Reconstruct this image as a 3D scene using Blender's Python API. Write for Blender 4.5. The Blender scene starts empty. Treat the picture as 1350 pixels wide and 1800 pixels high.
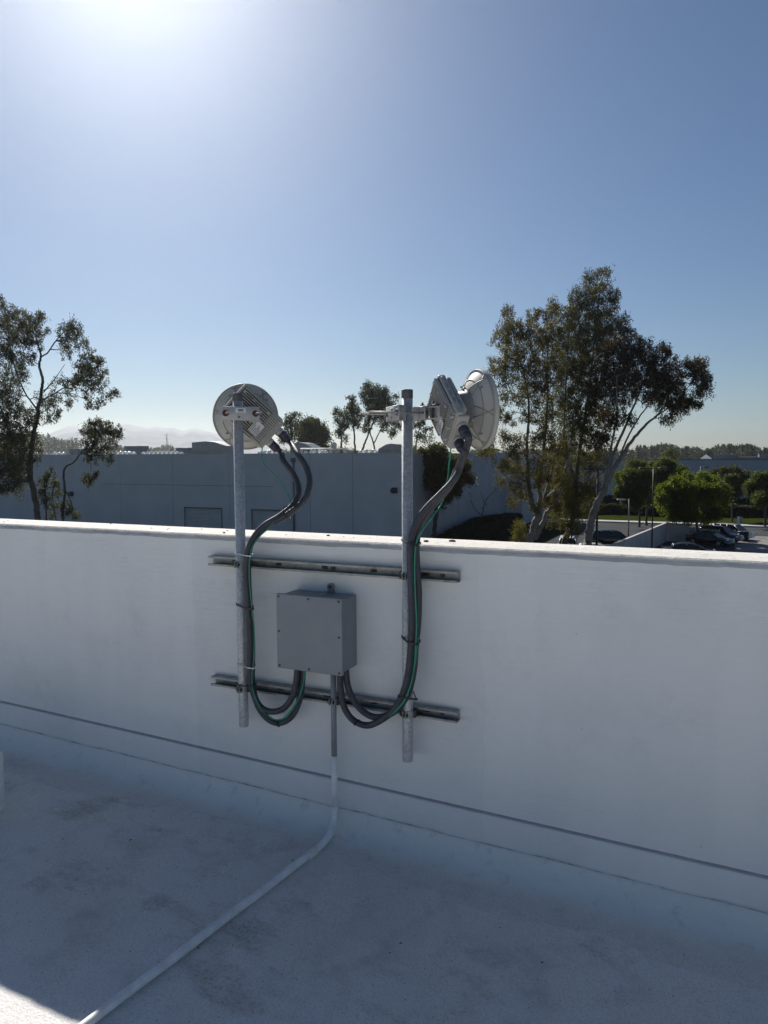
import bpy, bmesh, math, random
import numpy as np
from mathutils import Vector, Matrix

# ------------------------------------------------------------------ camera, sky, sun, exposure
scene = bpy.context.scene
col = scene.collection
RAD = math.radians
FPX = 1300.0                                   # focal length in photo pixels (1350 x 1800)
YAW, PITCH, ROLL = RAD(24.7), math.atan(100 / FPX), RAD(0.25)
CAM = np.array([0.0, -2.66, 1.58])
_f0 = np.array([-math.sin(YAW), math.cos(YAW), 0.0]); _h = np.array([math.cos(YAW), math.sin(YAW), 0.0]); _z = np.array([0, 0, 1.0])
FW = _f0 * math.cos(PITCH) - _z * math.sin(PITCH)
_u = _z * math.cos(PITCH) + _f0 * math.sin(PITCH)
UP = _u * math.cos(ROLL) + _h * math.sin(ROLL)
RT = _h * math.cos(ROLL) - _u * math.sin(ROLL)

cam_data = bpy.data.cameras.new('camera')
cam_data.sensor_fit = 'VERTICAL'; cam_data.sensor_height = 36.0; cam_data.lens = 36.0 * FPX / 1800
cam_data.clip_start = 0.05; cam_data.clip_end = 20000
camera = bpy.data.objects.new('camera', cam_data); col.objects.link(camera)
camera.matrix_world = Matrix(((RT[0], UP[0], -FW[0], CAM[0]), (RT[1], UP[1], -FW[1], CAM[1]), (RT[2], UP[2], -FW[2], CAM[2]), (0, 0, 0, 1)))
scene.camera = camera

SUN_EL, SUN_AZ = RAD(35.5), RAD(43.0)          # azimuth counted from +Y towards -X
world = bpy.data.worlds.new('World'); scene.world = world; world.use_nodes = True
wn = world.node_tree.nodes; wl = world.node_tree.links
sky = wn.new('ShaderNodeTexSky'); sky.sky_type = 'NISHITA'; sky.sun_disc = False
sky.sun_elevation = SUN_EL; sky.sun_rotation = -SUN_AZ
sky.altitude = 50; sky.air_density = 1.0; sky.dust_density = 0.25; sky.ozone_density = 5.5
bg = wn['Background']; bg.inputs['Strength'].default_value = 0.05
wl.new(sky.outputs['Color'], bg.inputs['Color'])

sun_data = bpy.data.lights.new('sun', 'SUN'); sun_data.energy = 5.0; sun_data.angle = RAD(0.5); sun_data.color = (1.0, 0.95, 0.88)
sun = bpy.data.objects.new('sun', sun_data); col.objects.link(sun)
sun_dir = Vector((-math.sin(SUN_AZ) * math.cos(SUN_EL), math.cos(SUN_AZ) * math.cos(SUN_EL), math.sin(SUN_EL)))
sun.rotation_euler = (-sun_dir).to_track_quat('-Z', 'Y').to_euler()
sun.location = (-30, 30, 60)

vs = scene.view_settings
vs.view_transform = 'Standard'; vs.look = 'None'; vs.exposure = 0.33; vs.gamma = 1.0; vs.use_curve_mapping = False
scene.render.engine = 'CYCLES'
scene.cycles.use_denoising = True
scene.cycles.max_bounces = 8; scene.cycles.volume_bounces = 1
scene.cycles.caustics_reflective = False; scene.cycles.caustics_refractive = False
scene.cycles.sample_clamp_indirect = 6.0

# ------------------------------------------------------------------ pixel <-> world
def ray(x, y): return RT * (x - 675) + UP * (900 - y) + FW * FPX
def at(x, y, Y):
    d = ray(x, y); return CAM + d * ((Y - CAM[1]) / d[1])
def atz(x, y, Z):
    d = ray(x, y); return CAM + d * ((Z - CAM[2]) / d[2])
def deep(x, y, w): return CAM + ray(x, y) * (w / FPX)
def atx(x, y, X):
    d = ray(x, y); return CAM + d * ((X - CAM[0]) / d[0])

GZ = -8.0                                       # street level; our roof is about z = 0
def roofz(x): return -0.0245 * (x + 1.46)

# ------------------------------------------------------------------ mesh helpers
class MB:
    def __init__(s): s.v = []; s.f = []; s.sm = []
    def add(s, vs_, fs, smooth=False):
        n = len(s.v); s.v.extend([tuple(float(c) for c in p) for p in vs_])
        s.f.extend([tuple(i + n for i in f) for f in fs]); s.sm.extend([smooth] * len(fs)); return s
    def box(s, lo, hi, M=None):
        x0, y0, z0 = lo; x1, y1, z1 = hi
        vs_ = [(x0,y0,z0),(x1,y0,z0),(x1,y1,z0),(x0,y1,z0),(x0,y0,z1),(x1,y0,z1),(x1,y1,z1),(x0,y1,z1)]
        if M is not None: vs_ = [M @ Vector(p) for p in vs_]
        return s.add(vs_, [(0,3,2,1),(4,5,6,7),(0,1,5,4),(1,2,6,5),(2,3,7,6),(3,0,4,7)])
    def bbox(s, lo, hi, b=0.004, seg=2, M=None, smooth=True):
        bm = bmesh.new()
        bmesh.ops.create_cube(bm, size=1.0)
        for v in bm.verts:
            v.co = Vector([(lo[i] + hi[i]) / 2 + v.co[i] * (hi[i] - lo[i]) for i in range(3)])
        bmesh.ops.bevel(bm, geom=list(bm.edges), offset=b, segments=seg, affect='EDGES', profile=0.6)
        bm.verts.index_update()
        vs_ = [(M @ v.co) if M is not None else v.co.copy() for v in bm.verts]
        fs = [tuple(v.index for v in f.verts) for f in bm.faces]; bm.free()
        return s.add(vs_, fs, smooth)
    def tube(s, pts, rad, n=10, caps=True, smooth=True):
        P = [Vector(p) for p in pts]
        R = rad if hasattr(rad, '__len__') else [rad] * len(P)
        T = []
        for i in range(len(P)):
            a = P[max(i - 1, 0)]; b = P[min(i + 1, len(P) - 1)]; t = (b - a)
            T.append(t.normalized() if t.length > 1e-9 else Vector((0, 0, 1)))
        up = Vector((0, 0, 1)) if abs(T[0].z) < 0.9 else Vector((1, 0, 0))
        nrm = T[0].cross(up).normalized()
        vs_ = []
        for i, p in enumerate(P):
            nrm = (nrm - T[i] * nrm.dot(T[i]))
            nrm = nrm.normalized() if nrm.length > 1e-6 else T[i].orthogonal().normalized()
            bn = T[i].cross(nrm)
            for k in range(n):
                a = 2 * math.pi * k / n
                vs_.append(p + (nrm * math.cos(a) + bn * math.sin(a)) * R[i])
        fs = [(i*n+k, i*n+(k+1)%n, (i+1)*n+(k+1)%n, (i+1)*n+k) for i in range(len(P)-1) for k in range(n)]
        base = len(s.v); s.add(vs_, fs, smooth)
        if caps:
            s.f.append(tuple(base + k for k in reversed(range(n)))); s.sm.append(False)
            e = base + (len(P) - 1) * n
            s.f.append(tuple(e + k for k in range(n))); s.sm.append(False)
        return s
    def cyl(s, a, b, r, n=16, r2=None): return s.tube([a, b], [r, r if r2 is None else r2], n)
    def lathe_y(s, prof, n=48, close=False, M=None, smooth=True):      # profile of (radius, y), turned round the y axis
        vs_ = []
        for r, y in prof:
            for k in range(n):
                a = 2 * math.pi * k / n; p = Vector((r * math.cos(a), y, r * math.sin(a)))
                vs_.append(M @ p if M is not None else p)
        m = len(prof)
        fs = [(i*n+k, ((i+1)%m)*n+k, ((i+1)%m)*n+(k+1)%n, i*n+(k+1)%n) for i in range(m if close else m-1) for k in range(n)]
        return s.add(vs_, fs, smooth)
    def sphere(s, c, r, n=10, m=6, zmin=-1.0, sc=(1,1,1)):
        vs_ = []; fs = []
        for i in range(m + 1):
            t = math.asin(zmin) + (math.pi/2 - math.asin(zmin)) * i / m
            for k in range(n):
                a = 2*math.pi*k/n
                vs_.append((c[0]+r*sc[0]*math.cos(t)*math.cos(a), c[1]+r*sc[1]*math.cos(t)*math.sin(a), c[2]+r*sc[2]*math.sin(t)))
        for i in range(m):
            for k in range(n): fs.append((i*n+k, i*n+(k+1)%n, (i+1)*n+(k+1)%n, (i+1)*n+k))
        return s.add(vs_, fs, True)
    def prism(s, poly, d, smooth=False):        # poly: list of 3-D points, d: extrusion vector
        n = len(poly); a = [Vector(p) for p in poly]; b = [p + Vector(d) for p in a]
        fs = [tuple(range(n)), tuple(reversed(range(n, 2*n)))] + [(i, n+i, n+(i+1)%n, (i+1)%n) for i in range(n)]
        return s.add(a + b, fs, smooth)
    def mesh(s, name, mat, off=None):
        me = bpy.data.meshes.new(name)
        v = s.v if off is None else [(p[0]-off[0], p[1]-off[1], p[2]-off[2]) for p in s.v]
        me.from_pydata(v, [], s.f)
        me.polygons.foreach_set('use_smooth', s.sm)
        me.materials.append(mat); me.update()
        bm = bmesh.new(); bm.from_mesh(me); bmesh.ops.recalc_face_normals(bm, faces=bm.faces); bm.to_mesh(me); bm.free()
        return me
    def build(s, name, mat, parent=None, loc=None):
        off = LOC.get(parent.name) if parent is not None else loc     # vertices are given in world space unless the parent is a turned thing
        o = bpy.data.objects.new(name, s.mesh(name, mat, off)); col.objects.link(o)
        if parent is not None:
            o.parent = parent
            LOC[o.name] = off
        elif loc is not None: o.location = loc
        return o
LOC = {}

def tag(o, label, cat, group=None):
    o['label'] = label; o['category'] = cat
    if group: o['group'] = group
    return o
def struct(o): o['kind'] = 'structure'; return o
def thing(name, label, cat, loc=(0, 0, 0), group=None, local=False):
    o = bpy.data.objects.new(name, None); col.objects.link(o); o.empty_display_size = 0.1
    o.location = [float(c) for c in loc]
    LOC[o.name] = None if local else tuple(float(c) for c in loc)
    return tag(o, label, cat, group)
def copy_tree(o, parent=None):
    c = o.copy(); col.objects.link(c); c.parent = parent
    for ch in list(o.children): copy_tree(ch, c)
    return c

def spline(pts, n=12):
    P = [Vector(p) for p in pts]; out = []
    for i in range(len(P) - 1):
        p0 = P[max(i-1, 0)]; p1 = P[i]; p2 = P[i+1]; p3 = P[min(i+2, len(P)-1)]
        for k in range(n):
            t = k / n
            out.append(0.5 * ((2*p1) + (p2-p0)*t + (2*p0-5*p1+4*p2-p3)*t*t + (3*p1-p0-3*p2+p3)*t**3))
    out.append(P[-1]); return out
def resample(P, step):
    out = [P[0]]; acc = 0.0
    for a, b in zip(P[:-1], P[1:]):
        d = (b - a).length
        while acc + d >= step:
            a = a + (b - a) * ((step - acc) / d); out.append(a.copy()); d = (b - a).length; acc = 0.0
        acc += d
    return out

# ------------------------------------------------------------------ materials
class NT:
    def __init__(s, name):
        s.m = bpy.data.materials.new(name); s.m.use_nodes = True
        s.n = s.m.node_tree.nodes; s.l = s.m.node_tree.links; s.p = s.n['Principled BSDF']
    def new(s, t, **kw):
        o = s.n.new(t)
        for k, v in kw.items(): setattr(o, k, v)
        return o
    def coord(s, scale=(1, 1, 1), kind='Object'):
        c = s.new('ShaderNodeTexCoord'); mp = s.new('ShaderNodeMapping'); mp.inputs['Scale'].default_value = scale
        s.l.new(c.outputs[kind], mp.inputs['Vector']); return mp.outputs['Vector']
    def noise(s, vec, scale, detail=4, rough=0.55):
        t = s.new('ShaderNodeTexNoise'); t.inputs['Scale'].default_value = scale; t.inputs['Detail'].default_value = detail; t.inputs['Roughness'].default_value = rough
        s.l.new(vec, t.inputs['Vector']); return t.outputs['Fac']
    def ramp(s, fac, stops):
        r = s.new('ShaderNodeValToRGB'); e = r.color_ramp.elements
        while len(e) < len(stops): e.new(0.5)
        for i, (p, c) in enumerate(stops):
            e[i].position = p; e[i].color = (c, c, c, 1) if not hasattr(c, '__len__') else (*c, 1)
        s.l.new(fac, r.inputs['Fac']); return r.outputs['Color']
    def mix(s, fac, a, b, mode='MIX'):
        m = s.new('ShaderNodeMix'); m.data_type = 'RGBA'; m.blend_type = mode
        for sock, v in ((m.inputs[0], fac), (m.inputs[6], a), (m.inputs[7], b)):
            if hasattr(v, 'links') or isinstance(v, bpy.types.NodeSocket): s.l.new(v, sock)
            else: sock.default_value = v if not hasattr(v, '__len__') else (*v, 1)
        return m.outputs[2]
    def math(s, op, a, b=0.0):
        m = s.new('ShaderNodeMath'); m.operation = op
        for sock, v in ((m.inputs[0], a), (m.inputs[1], b)):
            if isinstance(v, bpy.types.NodeSocket): s.l.new(v, sock)
            else: sock.default_value = v
        return m.outputs[0]
    def bump(s, h, strength=0.3, dist=0.01, prev=None):
        b = s.new('ShaderNodeBump'); b.inputs['Strength'].default_value = strength; b.inputs['Distance'].default_value = dist
        s.l.new(h, b.inputs['Height'])
        if prev is not None: s.l.new(prev, b.inputs['Normal'])
        return b.outputs['Normal']
    def done(s, color=None, rough=None, normal=None, metal=None, spec=None):
        p = s.p
        for key, v in (('Base Color', color), ('Roughness', rough), ('Normal', normal), ('Metallic', metal), ('Specular IOR Level', spec)):
            if v is None: continue
            if isinstance(v, bpy.types.NodeSocket): s.l.new(v, p.inputs[key])
            elif hasattr(v, '__len__'): p.inputs[key].default_value = (*v, 1)
            else: p.inputs[key].default_value = v
        return s.m

def simple(name, c, rough=0.6, metal=0.0, var=0.25, scale=12.0, bump=0.0, bscale=60.0, bdist=0.003, spec=0.5, kind='Object'):
    t = NT(name); v = t.coord(kind=kind)
    n = t.noise(v, scale, 5)
    lo = [x * (1 - var) for x in c]; hi = [min(1, x * (1 + var * 0.6)) for x in c]
    cc = t.ramp(n, [(0.3, lo), (0.7, hi)])
    rr = t.ramp(t.noise(v, scale * 2.3, 3), [(0.3, max(0.02, rough - 0.1)), (0.7, min(1, rough + 0.1))])
    nm = t.bump(t.noise(v, bscale, 3), bump, bdist) if bump else None
    return t.done(cc, rr, nm, metal, spec)

def m_wall():
    t = NT('white_parapet_coating')
    v = t.coord(); vx = t.coord((1.2, 1, 34)); sx = t.new('ShaderNodeSeparateXYZ'); t.l.new(v, sx.inputs[0]); vv = t.coord((9, 1, 0.7))
    big = t.noise(v, 1.1, 6, 0.6); drip = t.noise(vv, 1.0, 4); grain = t.noise(vx, 3.0, 6, 0.7); fine = t.noise(v, 160, 3)
    c = t.ramp(big, [(0.32, (0.76, 0.765, 0.76)), (0.5, (0.83, 0.83, 0.82)), (0.7, (0.85, 0.84, 0.82))])
    c = t.mix(t.ramp(drip, [(0.40, 0.0), (0.72, 0.26)]), c, (0.72, 0.73, 0.73))
    patch = t.math('MULTIPLY', t.math('GREATER_THAN', t.math('ADD', sx.outputs[0], t.math('MULTIPLY', big, 0.12)), -0.62), t.math('LESS_THAN', t.math('ADD', sx.outputs[0], t.math('MULTIPLY', drip, 0.25)), 0.80))
    c = t.mix(t.math('MULTIPLY', patch, 0.16), c, (0.64, 0.64, 0.64))        # the touched-up field behind the mount
    smudge = t.ramp(t.noise(v, 3.2, 9, 0.78), [(0.54, 0.0), (0.76, 0.36)])
    c = t.mix(smudge, c, (0.58, 0.57, 0.55))
    spot = t.new('ShaderNodeTexVoronoi'); spot.inputs['Scale'].default_value = 11; t.l.new(v, spot.inputs['Vector'])
    c = t.mix(t.ramp(spot.outputs['Distance'], [(0.016, 0.8), (0.03, 0.0)]), c, (0.32, 0.30, 0.27))
    fade = t.ramp(t.noise(v, 1.7, 3), [(0.40, 0.15), (0.66, 1.0)])
    b = t.new('ShaderNodeBump'); b.inputs['Distance'].default_value = 0.004; t.l.new(t.math('MULTIPLY', fade, 0.55), b.inputs['Strength']); t.l.new(t.ramp(grain, [(0.35, 0.0), (0.75, 1.0)]), b.inputs['Height'])
    n2 = t.bump(fine, 0.30, 0.002, b.outputs['Normal']); n2 = t.bump(t.noise(t.coord((2.2, 1, 9)), 5, 5, 0.7), 0.35, 0.006, n2)
    n3 = t.bump(big, 0.25, 0.02, n2)
    return t.done(c, 0.55, n3, 0, 0.35)

def m_roof():
    t = NT('weathered_roof_coating')
    v = t.coord()
    big = t.noise(v, 1.3, 6, 0.6); med = t.noise(v, 5.5, 7, 0.7); grit = t.noise(v, 170, 2, 0.6); grit2 = t.noise(v, 75, 4, 0.7)
    c = t.ramp(big, [(0.30, (0.70, 0.665, 0.60)), (0.48, (0.80, 0.765, 0.71)), (0.66, (0.77, 0.755, 0.74))])
    c = t.mix(t.ramp(med, [(0.52, 0.0), (0.70, 0.5)]), c, (0.47, 0.45, 0.42))
    sx = t.new('ShaderNodeSeparateXYZ'); t.l.new(v, sx.inputs[0])          # dirty by the wall; farther out whitened to bounce sunlight onto it
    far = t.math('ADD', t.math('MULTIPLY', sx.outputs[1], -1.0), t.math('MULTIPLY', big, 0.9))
    bounce_pale = t.ramp(t.math('MULTIPLY', far, 0.25), [(0.33, 0.0), (0.52, 1.0)])
    c = t.mix(bounce_pale, c, (0.76, 0.755, 0.74))
    # algae and dirt: patches whose inside is broken into speckles
    patch = t.ramp(t.noise(t.coord((0.9, 1.6, 1)), 2.1, 6, 0.65), [(0.55, 0.0), (0.66, 1.0)])
    speck = t.ramp(grit2, [(0.50, 0.0), (0.60, 1.0)])
    c = t.mix(t.math('MULTIPLY', t.math('MULTIPLY', patch, speck), 0.42), c, (0.13, 0.12, 0.10))
    ringn = t.noise(v, 1.9, 3, 0.5)
    c = t.mix(t.math('MULTIPLY', t.ramp(ringn, [(0.47, 0.0), (0.50, 0.12), (0.53, 0.0)]), t.ramp(med, [(0.35, 0.2), (0.6, 1.0)])), c, (0.30, 0.28, 0.24))
    c = t.mix(t.math('MULTIPLY', patch, 0.34), c, (0.27, 0.22, 0.15))
    sp = t.new('ShaderNodeTexVoronoi'); sp.inputs['Scale'].default_value = 26; t.l.new(v, sp.inputs['Vector'])
    c = t.mix(t.ramp(sp.outputs['Distance'], [(0.05, 0.85), (0.075, 0.0)]), c, (0.13, 0.12, 0.11))
    c = t.mix(t.ramp(grit, [(0.35, 0.34), (0.55, 0.0)]), c, (0.30, 0.29, 0.28))
    c = t.mix(t.ramp(grit, [(0.60, 0.0), (0.72, 0.45)]), c, (0.66, 0.68, 0.70))
    n = t.bump(t.noise(t.coord((1.0, 7.0, 1)), 6, 4), 0.25, 0.006); n = t.bump(grit2, 0.35, 0.006, n); n = t.bump(grit, 0.55, 0.004, n); n = t.bump(med, 0.3, 0.012, n)
    return t.done(c, 0.62, n, 0, 0.35)

def m_cap():
    t = NT('white_coping_coating'); v = t.coord()
    a = t.noise(v, 9, 5); b = t.noise(v, 120, 4, 0.7); k = t.noise(v, 46, 5, 0.7)
    c = t.ramp(a, [(0.3, (0.70, 0.67, 0.62)), (0.7, (0.80, 0.77, 0.71))])
    c = t.mix(t.ramp(k, [(0.55, 0.0), (0.68, 0.55)]), c, (0.40, 0.37, 0.33))
    c = t.mix(t.ramp(b, [(0.58, 0.0), (0.70, 0.7)]), c, (0.30, 0.28, 0.25))
    return t.done(c, 0.8, t.bump(k, 0.5, 0.006, t.bump(b, 0.8, 0.004)), 0, 0.2)

def m_cant(wallc=(0.80, 0.80, 0.79)):
    t = NT('cant_strip_coating'); v = t.coord()
    sx = t.new('ShaderNodeSeparateXYZ'); t.l.new(v, sx.inputs[0])
    n = t.noise(v, 5, 6, 0.65); f = t.noise(v, 150, 3)
    d = t.math('ADD', t.math('MULTIPLY', sx.outputs[1], -1.0), t.math('MULTIPLY', n, 0.10))      # how far out from the wall
    c = t.ramp(d, [(0.20, (0.86, 0.83, 0.79)), (0.26, (0.80, 0.765, 0.72)), (0.31, (0.74, 0.71, 0.67)), (0.37, (0.74, 0.70, 0.65))])
    c = t.mix(t.ramp(t.noise(v, 14, 6, 0.7), [(0.56, 0.0), (0.72, 0.4)]), c, (0.36, 0.36, 0.34))
    grit = t.noise(v, 170, 2, 0.6); grit2 = t.noise(v, 75, 4, 0.7); far = t.ramp(d, [(0.22, 0.1), (0.34, 1.0)])
    c = t.mix(t.math('MULTIPLY', far, t.ramp(grit, [(0.35, 0.34), (0.55, 0.0)])), c, (0.30, 0.29, 0.28))
    c = t.mix(t.math('MULTIPLY', far, t.ramp(t.noise(v, 5.5, 7, 0.7), [(0.52, 0.0), (0.70, 0.5)])), c, (0.47, 0.45, 0.42))
    return t.done(c, 0.6, t.bump(grit, 0.5, 0.004, t.bump(grit2, 0.3, 0.005, t.bump(n, 0.3, 0.01))), 0, 0.3)

def m_galv():
    t = NT('galvanised_steel'); v = t.coord()
    vo = t.new('ShaderNodeTexVoronoi'); vo.inputs['Scale'].default_value = 140; t.l.new(v, vo.inputs['Vector'])
    st = t.noise(t.coord((30, 30, 3)), 3, 5, 0.7)
    c = t.mix(t.ramp(st, [(0.35, 0.0), (0.7, 0.6)]), t.ramp(vo.outputs['Color'], [(0.0, (0.34, 0.345, 0.345)), (1.0, (0.68, 0.685, 0.68))]), (0.42, 0.44, 0.46))
    c = t.mix(t.ramp(t.noise(t.coord((60, 60, 9)), 2.0, 5, 0.7), [(0.66, 0.0), (0.72, 0.8)]), c, (0.16, 0.165, 0.17))
    r = t.ramp(vo.outputs['Color'], [(0.0, 0.34), (1.0, 0.6)])
    return t.done(c, r, t.bump(t.noise(v, 220, 3), 0.35, 0.001), 0.45)

def m_strut():
    t = NT('weathered_strut_steel'); v = t.coord()
    a = t.noise(v, 22, 6, 0.7)
    c = t.ramp(a, [(0.32, (0.20, 0.185, 0.15)), (0.5, (0.33, 0.33, 0.31)), (0.7, (0.44, 0.45, 0.46))])
    c = t.mix(t.ramp(t.noise(t.coord((3, 30, 30)), 3, 5), [(0.62, 0), (0.72, 0.6)]), c, (0.16, 0.11, 0.07))
    return t.done(c, 0.5, t.bump(a, 0.2, 0.001), 0.3)

def leafmat(name, cols, trans=0.35, rough=0.55, tcol=(0.16, 0.20, 0.03)):
    t = NT(name); g = t.new('ShaderNodeNewGeometry')
    c = t.ramp(g.outputs['Random Per Island'], [(i / (len(cols) - 1), k) for i, k in enumerate(cols)])
    t.done(c, rough, None, 0, 0.12)
    tr = t.new('ShaderNodeBsdfTranslucent'); t.l.new(t.mix(0.5, c, tcol), tr.inputs['Color'])
    mx = t.new('ShaderNodeMixShader'); mx.inputs[0].default_value = trans
    t.l.new(t.p.outputs[0], mx.inputs[1]); t.l.new(tr.outputs[0], mx.inputs[2]); t.l.new(mx.outputs[0], t.n['Material Output'].inputs['Surface'])
    return t.m

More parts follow.
